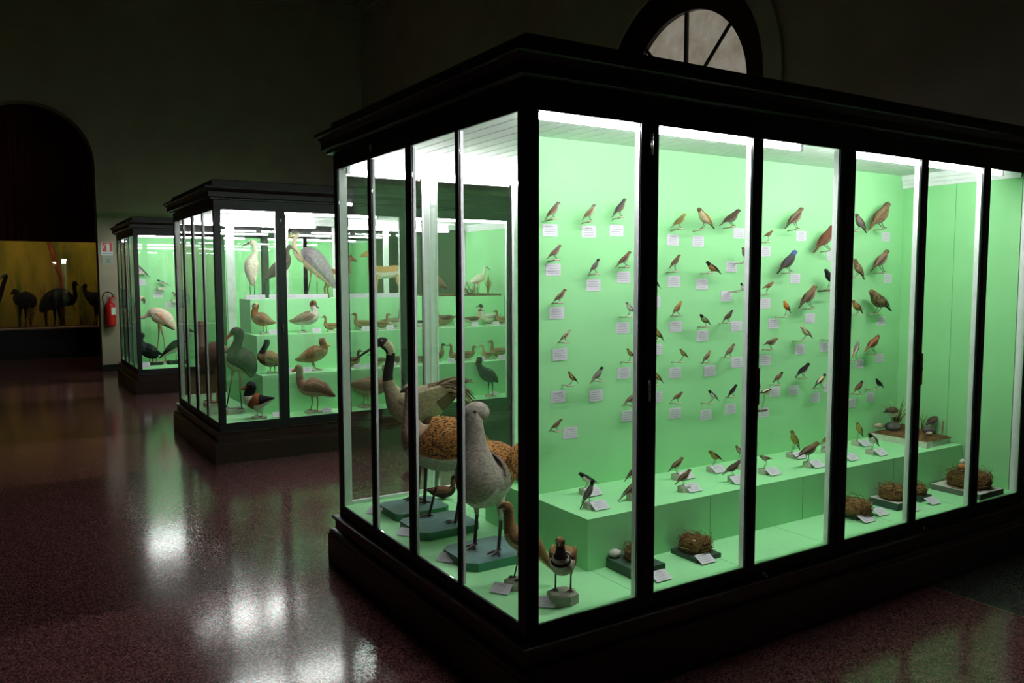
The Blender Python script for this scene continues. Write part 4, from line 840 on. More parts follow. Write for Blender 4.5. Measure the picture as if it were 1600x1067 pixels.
# front great bustard (facing the corner, towards the left front)
def local_bird(nm, lab, o, yaw, st, legs, legm, r, wing=None, toe=7.5, head=None):
    d = (math.cos(yaw), math.sin(yaw)); root = thing(nm, lab, 'bird', o); mb = MB()
    loft(mb, st, o, d, 18, 4); l = (-d[1], d[0])
    for i, (s0, z0, s1, z1, s2, lat) in enumerate(legs):
        W = [(o[0]+d[0]*s+l[0]*lat, o[1]+d[1]*s+l[1]*lat, o[2]+z) for s, z in ((s0, z0), (s1, z1), (s2, 0))]
        mb.path([W[0], tuple(W[0][k]*.5+W[1][k]*.5 for k in range(3)), W[1]], [r*3.6, r*2.3, r*1.1], 8, st[2][5])
        mb.path([W[1], tuple(W[1][k]*.92+W[2][k]*.08 for k in range(3)), W[2]], [r*1.3, r, r*1.05], 7, legm)
        toes3(mb, (W[2][0], W[2][1], o[2]), d, r*toe, r*.85, legm)
    k = [i for i, s in enumerate(st) if not s[4].startswith('bill')][-1]; hd = st[k-1]
    for s in (-1, 1) if not head else ():
        mb.ball((o[0]+d[0]*(hd[0]+hd[3]*.3)+l[0]*s*hd[2]*.93, o[1]+d[1]*(hd[0]+hd[3]*.3)+l[1]*s*hd[2]*.93, o[2]+hd[1]+hd[3]*.2), hd[3]*.2, 'eye', 8, 5)
    if head:
        yh, (hs, hzz), hst = head; dh = (math.cos(yh), math.sin(yh)); lh = (-dh[1], dh[0])
        ho = (o[0]+d[0]*hs, o[1]+d[1]*hs, o[2]+hzz); loft(mb, hst, ho, dh, 16, 4)
        for s in (-1, 1): mb.ball((ho[0]+dh[0]*.012+lh[0]*s*.0395, ho[1]+dh[1]*.012+lh[1]*s*.0395, ho[2]+.010), .0075, 'eye', 8, 5)
    if wing:
        wm, pts = wing
        for s in (-1, 1):
            R = []
            for (ss, zz, lat, hv, th) in pts:
                R.append([(o[0]+d[0]*ss+l[0]*s*(lat+th*math.cos(2*PI*q/8)), o[1]+d[1]*ss+l[1]*s*(lat+th*math.cos(2*PI*q/8)), o[2]+zz+hv*math.sin(2*PI*q/8)) for q in range(8)])
            mb.rings(R, wm)
    mb.build('body', root)
    return root
G = 'bustgrey'
yawB = math.atan2(DR[1], DR[0])+PI+1.12; yawH = math.atan2(DR[1], DR[0])+PI+.35
local_bird('mounted_bustard', 'great bustard with pale grey neck turned to the left, nearest the corner post', (.240, .70, .38), yawB,
  [(-.27, .345, .02, .008, 'white', 'white'), (-.22, .36, .055, .035, 'barred', 'white'), (-.15, .37, .10, .09, 'barred', 'white'), (-.06, .365, .122, .125, 'barred', 'white'), (.025, .335, .115, .135, G, 'white'),
   (.075, .37, .097, .118, G, G), (.095, .43, .076, .092, G, G), (.103, .495, .057, .062, G, G), (.107, .555, .047, .047, G, G), (.110, .61, .041, .040, G, G), (.112, .65, .032, .026, G, G), (.113, .668, .012, .008, G, G)],
  [(-.01, .26, -.02, .14, .005, .066), (-.03, .26, -.045, .14, -.02, -.068)], 'legs_dark', .0078,
  ('barred', [(.0, .40, .108, .02, .01), (-.04, .405, .114, .066, .014), (-.10, .40, .110, .08, .014), (-.17, .39, .085, .058, .012), (-.22, .37, .055, .028, .008), (-.27, .35, .025, .006, .004)]),
  head=(yawH, (.095, .637), [(-.054, -.014, .022, .024, G, G), (-.032, -.002, .040, .041, G, G), (-.004, .004, .044, .045, G, G), (.024, .0, .038, .037, G, G), (.044, -.008, .026, .024, G, G), (.054, -.011, .015, .014, 'bill', 'bill'), (.086, -.020, .003, .003, 'bill', 'bill')]))
K = 'black'
local_bird('mounted_bustard', 'little bustard with black and white neck ring on a stone block', (.248, .122, .383), math.atan2(-.72, -.69),
  [(-.15, .105, .012, .006, 'sandbrown', 'cream'), (-.11, .115, .03, .02, 'sandbrown', 'cream'), (-.06, .122, .048, .044, 'sandbrown', 'cream'), (-.01, .120, .053, .054, 'sandbrown', 'creamwhite'), (.022, .118, .047, .047, 'creamwhite', 'creamwhite'),
   (.040, .128, .042, .040, 'creamwhite', 'creamwhite'), (.047, .142, .036, .034, K, K), (.052, .152, .031, .028, 'white', 'white'), (.055, .162, .026, .023, K, K), (.058, .178, .0195, .019, K, K), (.061, .196, .016, .017, K, K), (.064, .213, .017, .017, 'sandbrown', 'sandbrown'), (.071, .223, .0175, .017, 'sandbrown', 'sandbrown'),
   (.083, .221, .012, .012, 'sandbrown', 'sandbrown'), (.090, .218, .006, .006, 'bill', 'bill'), (.103, .213, .0015, .0015, 'bill', 'bill')],
  [(-.01, .085, -.02, .06, -.01, .03), (-.01, .085, -.02, .06, -.012, -.03)], 'legs_dark', .0034,
  ('sandbrown', [(.025, .145, .036, .010, .008), (.0, .145, .046, .026, .008), (-.05, .14, .044, .030, .008), (-.10, .125, .028, .018, .006), (-.14, .11, .012, .005, .004)]))
def stone(c, a, b, z0, z1, label):
    mb = MB(); R = []
    P = [(a, 0), (a*.75, b*.8), (0, b), (-a*.75, b*.8), (-a, 0), (-a*.8, -b*.75), (0, -b), (a*.8, -b*.75)]
    for z, k in ((z0, 1), (z1-.006, .97), (z1, .86)): R.append([(c[0]+x*k, c[1]+y*k, z) for x, y in P])
    mb.rings(R, 'block_stone', False)
    return tag(mb.build('stone_block', loc=(c[0], c[1], z0)), label, 'block', 'stone blocks under the little bustards')
stone((.248, .122), .062, .055, .3405, .3828, 'pale stone block under the little bustard with the neck ring')
stone((.186, .345), .062, .05, .3405, .3715, 'pale stone block under the sandy bustard behind the corner post')
for i, (x, y) in enumerate(LCARDS):
    lean_card(i, max(x, .08), y, .341, ['white card on the case floor in front of the crane board', 'white card on the floor before the profile bustard board', 'white card on the floor beside the front bustard board',
              'white card on the floor left of the corner post', 'white card on the floor right of the corner post, by the little bustard'][i], 'caption cards on the foreground case floor', yaw=-.95 if i < 4 else -.75, tilt=-1.12, sc=.95)
for i, (x, y) in enumerate(FCARDS[:6]):
    lean_card(i, x, y, .341, ['white card in front of the round nest with pale eggs', 'white card by the first nest tray behind the frame bar', 'white card nearest the third frame bar on the case floor',
              'white card left of the white-topped nest tray', 'white card half behind the fourth frame bar', 'white card right of the fourth frame bar below the grass nest'][i], 'caption cards on the foreground case floor', sc=1.0, tilt=-1.1)
# ------------------------------------------------------------------ nests
def strands(mb, c, r0, r1, z0, z1, n, mats, seed, th=.0013, wild=.35):
    rnd = random.Random(seed)
    for _ in range(n):
        a = rnd.uniform(0, 2*PI); ln = rnd.uniform(.5, 1.6); r = rnd.uniform(r0, r1); z = rnd.uniform(z0, z1); pts = []
        dr = rnd.uniform(-wild, wild)*(r1-r0); dz = rnd.uniform(-.5, .8)*(z1-z0)*.7
        for k in range(4):
            f = k/3; rr = r+dr*f+(rnd.uniform(0, .25)*r1 if k == 3 and rnd.random() < .4 else 0)
            pts.append((c[0]+rr*math.cos(a+ln*f), c[1]+rr*math.sin(a+ln*f), max(z0, z+dz*math.sin(PI*f*.8))))
        mb.path(pts, [th, th, th*.9, th*.5], 4, rnd.choice(mats))
def nest(c, r, h, label, seed, elong=1, n=150):
    root = thing('bird_nest', label, 'nest', c, 'bird nests on the case floor'); mb = MB(); R = []
    for f, z in ((.62, 0), (.92, .12), (1.0, .42), (.92, .78), (.74, 1.0), (.55, .92), (.42, .62), (.2, .45), (.01, .42)):
        R.append([(c[0]+elong*r*f*math.cos(2*PI*k/20)*(1+.05*math.sin(5*k+seed)), c[1]+r*f*math.sin(2*PI*k/20)*(1+.05*math.cos(3*k+seed)), c[2]+h*z*(1+.08*math.sin(4*k+seed) if z > .5 else 1)) for k in range(20)])
    mb.rings(R, 'nest'); mb.build('cup', root)
    mb = MB(); strands(mb, c, r*.60, r*1.06, c[2]+.002, c[2]+h*1.02, int(n*1.3), ['straw', 'straw_dark', 'straw', 'nest'], seed)
    mb.build('twigs', root); return root
def tray(c, hx, hy, h, label, mat='tray', top=None, ang=0):
    mb = MB(); u = (math.cos(ang), math.sin(ang)); w = (-u[1], u[0]); mb.obox(c, u, w, hx, hy, .3405, .3405+h, mat, top)
    return tag(mb.build('nest_tray', loc=(c[0], c[1], .3405)), label, 'tray', 'trays under the nests')
def eggs(c, n, r, seed, what, rr=.009):
    rnd = random.Random(seed)
    for i in range(n):
        a = 2*PI*i/n+seed; mb = MB(); p = (c[0]+r*math.cos(a), c[1]+r*math.sin(a), c[2]+rr)
        mb.ball(p, rr, 'egg', 10, 6, 1.3, 1, 1)
        tag(mb.build('egg', loc=(p[0], p[1], c[2])), what, 'egg', 'eggs: '+what)
tray((.715, .234), .085, .095, .042, 'dark green tray under the first nest behind the frame bar')
nest((.735, .245, .3828), .058, .05, 'ragged twig nest on a dark tray half behind the first frame bar', 3)
mb = MB(); mb.ball((.668, .315, .400), .026, 'plaster_white', 12, 6, 1.2, 1, .65); tag(mb.build('plaster_mound', loc=(.668, .315, .3828)), 'white plaster mound on the tray of the first nest', 'mound')
tray((1.07, .232), .075, .083, .02, 'low dark tray under the round nest with eggs')
nest((1.07, .235, .3608), .072, .06, 'round grass cup nest holding two pale eggs', 5, 1, 190)
eggs((1.07, .23, .3608+.028), 2, .017, 1.5, 'pale egg lying in the round cup nest', .009)
tray((2.22, .24), .075, .075, .018, 'dark tray under the nest beside the third frame bar')
nest((2.205, .215, .3588), .085, .062, 'tall shaggy nest beside the third frame bar', 8, 1, 200)
tray((2.56, .235), .075, .085, .04, 'dark tray with white top under the grass nest', 'tray', 'plaster_white')
nest((2.575, .228, .3808), .078, .062, 'wide dry-grass nest on a white-topped tray', 11, 1.1, 220)
tray((2.80, .24), .055, .06, .03, 'small dark tray right of the fourth frame bar')
nest((2.80, .235, .3708), .052, .05, 'small nest with pale eggs right of the fourth frame bar', 14, 1, 110)
eggs((2.80, .24, .3708+.023), 2, .013, .4, 'pale egg in the small nest right of the fourth frame bar', .008)
tray((3.20, .172), .125, .145, .032, 'large grey tray under the big mound nest', 'tray_grey', 'plaster_white')
nest((3.21, .165, .3728), .118, .082, 'big mound-shaped nest on the grey tray at the far end', 17, .95, 260)
mb = MB(); mb.ball((3.232, .22, .478), .022, 'billorange', 10, 6, 1.2, 1, .9); mb.ball((3.232, .22, .505), .016, 'plaster_white', 10, 6)
tag(mb.build('chick', loc=(3.232, .22, .45)), 'orange and white chick perched on the big mound nest', 'chick')
# ------------------------------------------------------------------ little diorama at the end of the bench
u = Vector((3.455-3.11, .02)).normalized(); DP = [(3.12, .375), (3.412, .40), (3.412, .765), (3.12, .765)]
mb = MB(); mb.prism(DP, .5675, .604, 'plaster_white'); base = mb.build('streamside_slab', loc=(3.26, .57, .5675))
tag(base, 'white-edged base board of the small streamside diorama on the bench', 'base')
mb = MB(); n = 14; R = []
for j in range(n+1):
    row = []
    for i in range(n+1):
        fx, fy = i/n, j/n; x = 3.124+fx*.284; y = .380+fy*.381
        ed = min(fx, fy, 1-fx, 1-fy)
        z = .6048+min(ed*5, 1)*(.012+.012*math.sin(7*fx+3*fy)+.008*math.sin(17*fx*fy+5*fy)+.02*fy)
        row.append((x, y, max(z, .6046)))
    R.append(row)
b = len(mb.v)
for r_ in R: mb.v += r_
for j in range(n):
    for i in range(n): a = b+j*(n+1)+i; mb.face((a, a+1, a+n+2, a+n+1), 'earth', True)
mb.build('earth_turf', base)
def rock(c, r, mat, label, sx=1, sy=1, sz=.6):
    mb = MB(); rnd = random.Random(int(c[0]*1000)); mb.ball(c, r, mat, 9, 6, sx, sy, sz)
    mb.v = [tuple(c[k]+(v[k]-c[k])*(1+.12*math.sin(40*v[0]+31*v[1]+23*v[2])) for k in range(3)) for v in mb.v]
    tag(mb.build('rock', loc=(c[0], c[1], c[2]-r*sz)), label, 'rock', 'rocks in the streamside diorama')
rock((3.165, .72, .646), .030, 'rock_pale', 'tan rock at the back left of the streamside diorama')
rock((3.215, .66, .645), .042, 'rock', 'dark rock under the left dipper', 1.3, 1, .75)
rock((3.26, .55, .634), .035, 'rock_pale', 'flat tan rock in the middle of the diorama', 1.3, .8, .4)
rock((3.345, .50, .636), .036, 'rock', 'slate-grey rock under the right dipper', 1.2, 1, .7)
rock((3.30, .47, .628), .022, 'rock_pale', 'small pale stone at the front of the diorama', 1.4, .8, .5)
for (H, T, F), lab in zip(DIPPERS, ('dark dipper with white breast on the left rock of the diorama', 'dark dipper with white breast on the right rock of the diorama')):
    t = thing('mounted_dipper', lab, 'bird', F); songbird_mesh(H, T, F, 'dipper', 1.9, 'body', t)
def tuft(name, c, n, h, spread, mats, label, cat, seed, droop=.3, th=.0022, group=None):
    rnd = random.Random(seed); mb = MB()
    for _ in range(n):
        a = rnd.uniform(0, 2*PI); l = rnd.uniform(.55, 1)*h; s = rnd.uniform(.1, 1)*spread; b0 = (c[0]+rnd.uniform(-.1, .1)*spread, c[1]+rnd.uniform(-.1, .1)*spread, c[2])
        pts = []
        for k in range(6):
            f = k/5; pts.append((b0[0]+math.cos(a)*s*f**1.4, b0[1]+math.sin(a)*s*f**1.4, c[2]+l*(f-droop*f*f*(s/spread))))
        mb.path(pts, [th, th*1.1, th, th*.8, th*.6, th*.2], 4, rnd.choice(mats))
    return tag(mb.build(name, loc=c), label, cat, group)
tuft('reed_tuft', (3.285, .68, .622), 24, .22, .11, ['reed', 'reed', 'reed_dry'], 'green reed tuft beside the left dipper', 'reeds', 1, .2, .0032)
tuft('reed_tuft', (3.375, .56, .622), 14, .15, .07, ['reed_dry', 'reed'], 'dry reed tuft behind the right dipper', 'reeds', 2, .5, .0014)
tuft('reed_tuft', (3.392, .44, .618), 9, .10, .012, ['reed_dry'], 'short dry reed tuft at the right end of the diorama', 'reeds', 3, .1, .0014)
# something brown standing behind the bench, seen past the bustard's leg
def param_duck(x, y, z, L, dr, pal, nk, name, label, group, yaw=0, leg='legs', stand=True, standh=.018):
    back, belly, head, neck, tail = pal
    root = thing(name, label, 'bird', (x, y, z), group); mb = MB(); d = (math.cos(yaw)*dr, math.sin(yaw)*dr); zz = z+(standh if stand else 0)
    def P(s, h, rl, rv, a, b): return (s*L, (h-.17)*L, rl*L, rv*L, a, b)
    N = lambda h: .36+(h-.36)*nk
    st = [P(-.52, .47, .025, .01, tail, tail), P(-.40, .44, .07, .035, tail, belly), P(-.25, .40, .125, .115, back, belly), P(-.02, .36, .16, .16, back, belly), P(.17, .37, .145, .155, back, belly), P(.28, .43, .105, .115, back, belly),
          P(.31, N(.54), .068, .073, neck, neck), P(.30, N(.66), .05, .054, neck, neck), P(.32, N(.76), .056, .062, head, head), P(.37, N(.79), .056, .056, head, head), P(.43, N(.775), .035, .033, head, head), P(.47, N(.765), .03, .02, 'bill', 'bill'), P(.56, N(.75), .022, .006, 'bill', 'bill')]
    o = (x, y, zz); loft(mb, st, o, d, 12, 3)
    l = (-d[1], d[0])
    for s in (-1, 1):
        mb.path([(x+l[0]*s*.05*L, y+l[1]*s*.05*L, zz+.07*L), (x+l[0]*s*.05*L, y+l[1]*s*.05*L, zz+.002)], [.02*L, .012*L], 6, leg)
        toes3(mb, (x+l[0]*s*.05*L, y+l[1]*s*.05*L, zz), d, .09*L, .009*L, leg)
        R = []
        for (ss, h, hv, la, th) in ((.20, .43, .02, .13, .012), (.10, .43, .075, .15, .02), (-.10, .43, .085, .148, .02), (-.28, .44, .05, .10, .015), (-.44, .46, .012, .05, .008)):
            R.append([(x+d[0]*ss*L+l[0]*s*L*(la+th*math.cos(2*PI*q/6)), y+d[1]*ss*L+l[1]*s*L*(la+th*math.cos(2*PI*q/6)), zz+(h-.17)*L+hv*L*math.sin(2*PI*q/6)) for q in range(6)])
        mb.rings(R, back)
        mb.ball((x+d[0]*.38*L+l[0]*s*.05*L, y+d[1]*.38*L+l[1]*s*.05*L, zz+(N(.80)-.17)*L), .013*L, 'eye', 6, 4)
    mb.build('body', root)
    if stand:
        mb = MB(); a = .2*L; b = .13*L; mb.box(x-a, x+a, y-b, y+b, z+.0004, z+standh, 'block_white'); mb.build('stand', root)
    return root
param_duck(.53, 1.69, .341, .2, 1, ('fchestnut', 'fblack', 'fblack', 'fchestnut', 'fblack'), 1.0, 'mounted_grouse', 'small reddish-brown bird on the floor behind the great bustard leg', None, -.4, 'legs', False)
param_duck(.66, 1.08, .5675, .24, -1, ('folive', 'fyellow', 'fgreenblk', 'folive', 'fdark'), .9, 'mounted_pheasant', 'olive-green bird on the rear bench beside the front bustard', None, .5, 'legs', False)

# ------------------------------------------------------------------ duck case: ledges, ducks, cards
def ledge(y0, y1, z0, z1, x0, label):
    box_thing('stepped_ledge', label, 'ledge', x0, 3.43, y0, y1, z0, z1, 'green_floor')
A1, A2, A3, Z1, Z2, Z3, L1, L2, L3 = LEDGES
ledge(A1, 6.55, .3405, Z1-.0005, L1, 'lowest green step of the duck case')
ledge(A2, 6.35, Z1, Z2-.0005, L2, 'middle green step of the duck case')
ledge(A3, 6.15, Z2, Z3-.0005, L3, 'top green step of the duck case under the heron')
DPAL = dict(duckbrown=('duckbrown', 'duckbelly', 'duckbrown', 'duckbrown', 'duckdark'), pintailgrey=('pintailgrey', 'white', 'headbrown', 'headbrown', 'duckdark'), pied=('black', 'white', 'greenblack', 'white', 'black'),
            duckdark=('duckdark', 'duckbelly', 'duckdark', 'duckdark', 'duckdark'), pied2=('duckdark', 'white', 'headbrown', 'heronpale', 'duckdark'), pied3=('white', 'creamwhite', 'greenblack', 'white', 'black'),
            olivedk=('duckdark', 'duckbelly', 'greenblack', 'duckbelly', 'duckdark'), redhead=('duckdark', 'duckdark', 'redhead', 'redhead', 'black'), tufted=('duckdark', 'duckbelly', 'greenblack', 'duckbelly', 'black'),
            wigeon=('wigeonbody', 'buffbelly', 'cream', 'buffbelly', 'duckdark'))
DLAB = ['brown duck at the near end of the upper ledge, cut by the foreground case edge', 'brown long-necked duck on the upper ledge, leftmost seen through the end panes', 'brown duck facing right above the crane head',
        'large grey duck with brown head above the crane, right of two brown ducks', 'pied duck on the upper ledge behind the ladder-like rail', 'big dark duck facing left on the upper ledge right of the rail',
        'white-bellied duck facing right on the upper ledge, beside a white duck', 'white dark-headed duck facing left on the upper ledge', 'brown duck at the far end of the upper ledge',
        'dark duck behind the crane bill on the lower ledge', 'dark hunched duck just under the crane head on the lower ledge', 'dark duck with red upright head right of the crane neck',
        'dark duck behind the ladder-like rail on the lower ledge', 'dark-headed tufted duck right of the rail on the lower ledge', 'long-necked brown duck between frame bar and tufted duck',
        'brown duck half behind the frame bar on the lower ledge', 'pale-fronted slim duck above the black waterbird', 'brown duck facing left at the far end of the lower ledge']
for i, (x, y, z, L, dr, pal, nk, lv) in enumerate(DUCKS):
    param_duck(x, y, z, L, dr, DPAL[pal], nk, 'mounted_duck', DLAB[i], 'ducks on the stepped ledges', random.uniform(-.25, .25), 'legs_orange' if i % 3 else 'legs')
for i, (x, y, z) in enumerate(C2CARDS):
    o = place_card('caption_card', i, (x, y, z+.0275), (-.35, 0, 0), 'white card standing on the %s duck ledge, %s from its left end' % ('upper' if z > .9 else 'lower', (['first']+ORD[1:])[i if i < 9 else i-9]), 'caption card', 'caption cards on the duck ledges', .92)
    o.scale = (1.0, .92, .9)
for i, (x, y) in enumerate(C2FLOOR):
    lean_card(i, x+(.075 if i == 0 else 0), max(y, 4.905), .343, ['white card on the floor before the shelduck', 'white card on the floor before the brown goose', 'white card on the floor by the black waterbird'][i], 'caption cards on the duck case floor', tilt=-.9, sc=1.05)
def strip(x0, x1, y, z, label, h=.045):
    mb = MB(); mb.box(x0, x1, y-.012, y, z+.0003, z+h, 'card')
    for k in range(3): mb.quad((x0+.03, y-.0123, z+h*(.3+.2*k)), (x0+.03+(x1-x0)*.4, y-.0123, z+h*(.3+.2*k)), (x0+.03+(x1-x0)*.4, y-.0123, z+h*(.33+.2*k)), (x0+.03, y-.0123, z+h*(.33+.2*k)), 'ink')
    tag(mb.build('caption_strip', loc=((x0+x1)/2, y, z)), label, 'caption card', 'long caption strips on the top ledge')
strip(.47, .66, A3+.02, Z3, 'white caption strip under the white wading bird')
strip(.70, 1.30, A3+.02, Z3, 'long white caption strip under the heron')
strip(1.40, 2.10, A3+.02, Z3, 'long white caption strip under the tan long-necked animals')
# top ledge, part seen through the foreground case
mb = MB(); R = []
mb.prism([(2.47, A3+.02), (3.40, A3+.02), (3.41, A3+.2), (3.38, A3+.36), (2.50, A3+.35)], Z3, Z3+.02, 'earth')
tag(mb.build('ground_board', loc=(2.9, A3+.2, Z3)), 'dark brown ground board at the far end of the top ledge', 'board')
def fawn(x, y, z, s, dr, label, mat, yaw):
    root = thing('mounted_fawn', label, 'animal', (x, y, z), 'tan animals on the top ledge'); mb = MB(); d = (math.cos(yaw)*dr, math.sin(yaw)*dr); m = mat
    st = [(-.21, .27, .012, .012, m, m), (-.19, .29, .04, .045, m, m), (-.12, .295, .06, .07, m, 'white'), (0, .28, .062, .07, m, 'white'), (.09, .285, .06, .078, m, 'white'), (.14, .33, .04, .055, m, m), (.155, .40, .028, .034, m, m), (.165, .46, .026, .03, m, m),
          (.19, .495, .03, .034, m, m), (.235, .48, .022, .024, m, m), (.275, .465, .014, .014, m, m), (.285, .462, .006, .006, 'bill', 'bill')]
    loft(mb, [(a*s, b*s, c*s, e*s, f, g) for a, b, c, e, f, g in st], (x, y, z), d, 12, 3); l = (-d[1], d[0])
    for (sx, la) in ((.10, .035), (.10, -.035), (-.15, .035), (-.15, -.035)):
        bk = -.02 if sx < 0 else .004
        W = [(x+d[0]*a*s+l[0]*la*s, y+d[1]*a*s+l[1]*la*s, z+h*s) for a, h in ((sx, .26), (sx+(.015 if sx < 0 else 0), .19), (sx+bk, .11), (sx, 0.0))]
        mb.path(W, [.032*s, .02*s, .012*s, .011*s], 7, m)
    for e in (-1, 1): mb.path([(x+d[0]*.185*s+l[0]*e*.02*s, y+d[1]*.185*s+l[1]*e*.02*s, z+.515*s), (x+d[0]*.17*s+l[0]*e*.05*s, y+d[1]*.17*s+l[1]*e*.05*s, z+.56*s)], [.014*s, .003*s], 6, m)
    mb.build('body', root)
fawn(2.02, A3+.2, Z3+.0005, .95, -1, 'tan spotted long-necked animal on the top ledge right of the first pane bar', 'fawn', -.3)
fawn(1.50, A3+.26, Z3+.0005, .85, 1, 'darker brown animal with raised tan neck beside the spotted one', 'duckbrown', .2)
local_bird('mounted_crested_ibis', 'pale pink long-billed wading bird above a twig nest', (3.20, A3+.2, Z3+.0205), .25,
  [(-.14, .13, .01, .006, 'flamingopale', 'flamingopale'), (-.08, .15, .035, .03, 'creamwhite', 'flamingopale'), (0, .175, .045, .05, 'creamwhite', 'flamingopale'), (.06, .20, .035, .04, 'creamwhite', 'flamingopale'), (.09, .245, .018, .02, 'creamwhite', 'creamwhite'), (.10, .29, .014, .015, 'creamwhite', 'creamwhite'),
   (.115, .315, .017, .017, 'creamwhite', 'creamwhite'), (.135, .312, .012, .012, 'creamwhite', 'creamwhite'), (.15, .305, .005, .005, 'bill', 'bill'), (.20, .275, .002, .002, 'bill', 'bill')],
  [(.0, .14, .0, .08, .0, .02), (-.01, .14, -.01, .08, -.02, -.02)], 'legs_dark', .004)
local_bird('mounted_vulture', 'brown bird with a white head at the left of the ground board', (2.66, A3+.2, Z3+.0205), 2.9,
  [(-.12, .06, .012, .006, 'vulture', 'vulture'), (-.07, .10, .035, .03, 'vulture', 'vulture'), (-.01, .14, .05, .055, 'vulture', 'vulture'), (.03, .19, .04, .045, 'vulture', 'vulture'), (.045, .235, .022, .024, 'white', 'white'), (.05, .265, .022, .022, 'white', 'white'), (.07, .27, .016, .016, 'white', 'white'), (.088, .262, .006, .007, 'billyellow', 'billyellow'), (.098, .25, .002, .002, 'bill', 'bill')],
  [(.0, .10, .0, .05, .0, .025), (-.01, .10, -.01, .05, -.01, -.025)], 'legs', .005)
root = thing('twig_nest', 'open pale twig nest standing on the brown ground board', 'nest', (3.03, A3+.10, Z3+.0202)); mb = MB()
rnd = random.Random(4)
for _ in range(46):
    a = rnd.uniform(0, 2*PI); r = rnd.uniform(.03, .10); mb.path([(3.03+r*.6*math.cos(a), A3+.10+.05*math.sin(a)*r/.1, Z3+.0206), (3.03+r*math.cos(a+.8), A3+.10+.07*math.sin(a+.8), Z3+.02+rnd.uniform(.03, .12)), (3.03+r*1.2*math.cos(a+1.6), A3+.10+.08*math.sin(a+1.6), Z3+.02+rnd.uniform(.02, .16))], [.002, .002, .001], 4, rnd.choice(['straw', 'straw_dark', 'twig']))
mb.build('twigs', root)
tuft('dry_grass', (3.34, A3+.22, Z3+.0202), 30, .26, .07, ['reed_dry', 'straw'], 'tan dry grass at the far end of the top ledge', 'grass', 9, .2, .003)

# ------------------------------------------------------------------ farthest case
for i, (H, T, F, pal) in enumerate(C3B):
    t = thing('mounted_seabird', ['grey gull on the farthest case wall, half behind its corner post', 'black-capped tern on a white block in the farthest case', 'small brown bird at the right on the farthest case wall'][i], 'bird', F, 'birds on the farthest case wall')
    songbird_mesh(H, T, F, pal, .9, 'body', t)
    mb = MB(); mb.box(F[0]-.05, F[0]+.05, F[1]-.03, 10.9188, F[2]-.04, F[2]-.0005, 'block_white'); mb.build('bracket', t)
for i, (x, z) in enumerate(C3C):
    place_card('mounted_caption_card', i, (x, 10.9195, z), (0, 0, 0), 'white caption card in the farthest case, %s' % ['left under the gull', 'middle under the tern', 'right, lowest of three'][i], 'caption card', 'caption cards in the farthest case', 1.6)
lean_card(1, C3CARD[0], max(C3CARD[1], 9.87), .348, 'white card on the farthest case floor before the cormorant', None, tilt=-.6, sc=1.6)
def rockbase(c, a, b, h, label):
    mb = MB(); mb.prism(octo(c[0], c[1], a, b, .03), .3405, h, 'leaf_dark'); tag(mb.build('dark_rock', loc=(c[0], c[1], .3405)), label, 'base', 'dark bases in the farthest case')
rockbase((.28, 10.36), .13, .09, .3745, 'dark rock base under the cormorant')
rockbase((.60, 10.31), .14, .08, .3895, 'dark rock base under the black-and-white bird')

# ------------------------------------------------------------------ room
X0, XW, Y0, YW, HC = -7.0, 4.655, -6.5, 13.05, 6.92
mb = MB(); mb.box(X0, 2.46, Y0, 18.6, -.08, 0, 'terrazzo'); struct(mb.build('floor', loc=(0, 0, 0)))
mb = MB(); mb.box(2.464, XW, Y0, YW, -.08, 0, 'terrazzo_grey'); struct(mb.build('floor_side', loc=(3, 0, 0)))
mb = MB(); mb.box(2.46, 2.464, Y0, YW, -.08, .0004, 'brass'); struct(mb.build('trim_1', loc=(2.46, 0, 0)))
def arch_wall(mb, place, u0, u1, z1, uc, r, zb, zs, t, mat, reveal, n=24):
    """wall with a round-headed opening; place(u, depth, z) -> point"""
    for dep, flip in ((0, 0), (t, 1)):
        def q(*p):
            pts = [place(a, dep, b) for a, b in p]; mb.quad(*(pts if not flip else pts[::-1]), mat)
        q((u0, 0), (uc-r, 0), (uc-r, z1), (u0, z1)); q((uc+r, 0), (u1, 0), (u1, z1), (uc+r, z1))
        if zb > 0: q((uc-r, 0), (uc+r, 0), (uc+r, zb), (uc-r, zb))
        for k in range(n):
            a, b = PI-PI*k/n, PI-PI*(k+1)/n
            q((uc+r*math.cos(a), zs+r*math.sin(a)), (uc+r*math.cos(b), zs+r*math.sin(b)), (uc+r*math.cos(b), z1), (uc+r*math.cos(a), z1))
    E = [(uc-r, zb), (uc-r, zs)]+[(uc+r*math.cos(PI-PI*k/n), zs+r*math.sin(PI-PI*k/n)) for k in range(1, n)]+[(uc+r, zs), (uc+r, zb)]
    if zb > 0: E.append(E[0])
    for a, b in zip(E, E[1:]): mb.quad(place(a[0], 0, a[1]), place(b[0], 0, b[1]), place(b[0], t, b[1]), place(a[0], t, a[1]), reveal)
def ring_band(mb, place, uc, r0, r1, zb, zs, d0, d1, mat, n=24):
    A = [(uc-1, zb, 0)]
    def pts(r): return [(uc-r, zb)]+[(uc+r*math.cos(PI-PI*k/n), zs+r*math.sin(PI-PI*k/n)) for k in range(n+1)]+[(uc+r, zb)]
    P, Q = pts(r0), pts(r1)
    for i in range(len(P)-1):
        for (a, b, c, d_) in (((P[i], d0), (P[i+1], d0), (Q[i+1], d0), (Q[i], d0)), ((P[i], d1), (Q[i], d1), (Q[i+1], d1), (P[i+1], d1)), ((P[i], d0), (P[i], d1), (P[i+1], d1), (P[i+1], d0)), ((Q[i], d0), (Q[i+1], d0), (Q[i+1], d1), (Q[i], d1))):
            mb.quad(*[place(p[0], dd, p[1]) for p, dd in (a, b, c, d_)], mat)
pb = lambda u, dep, z: (u, YW+dep, z)
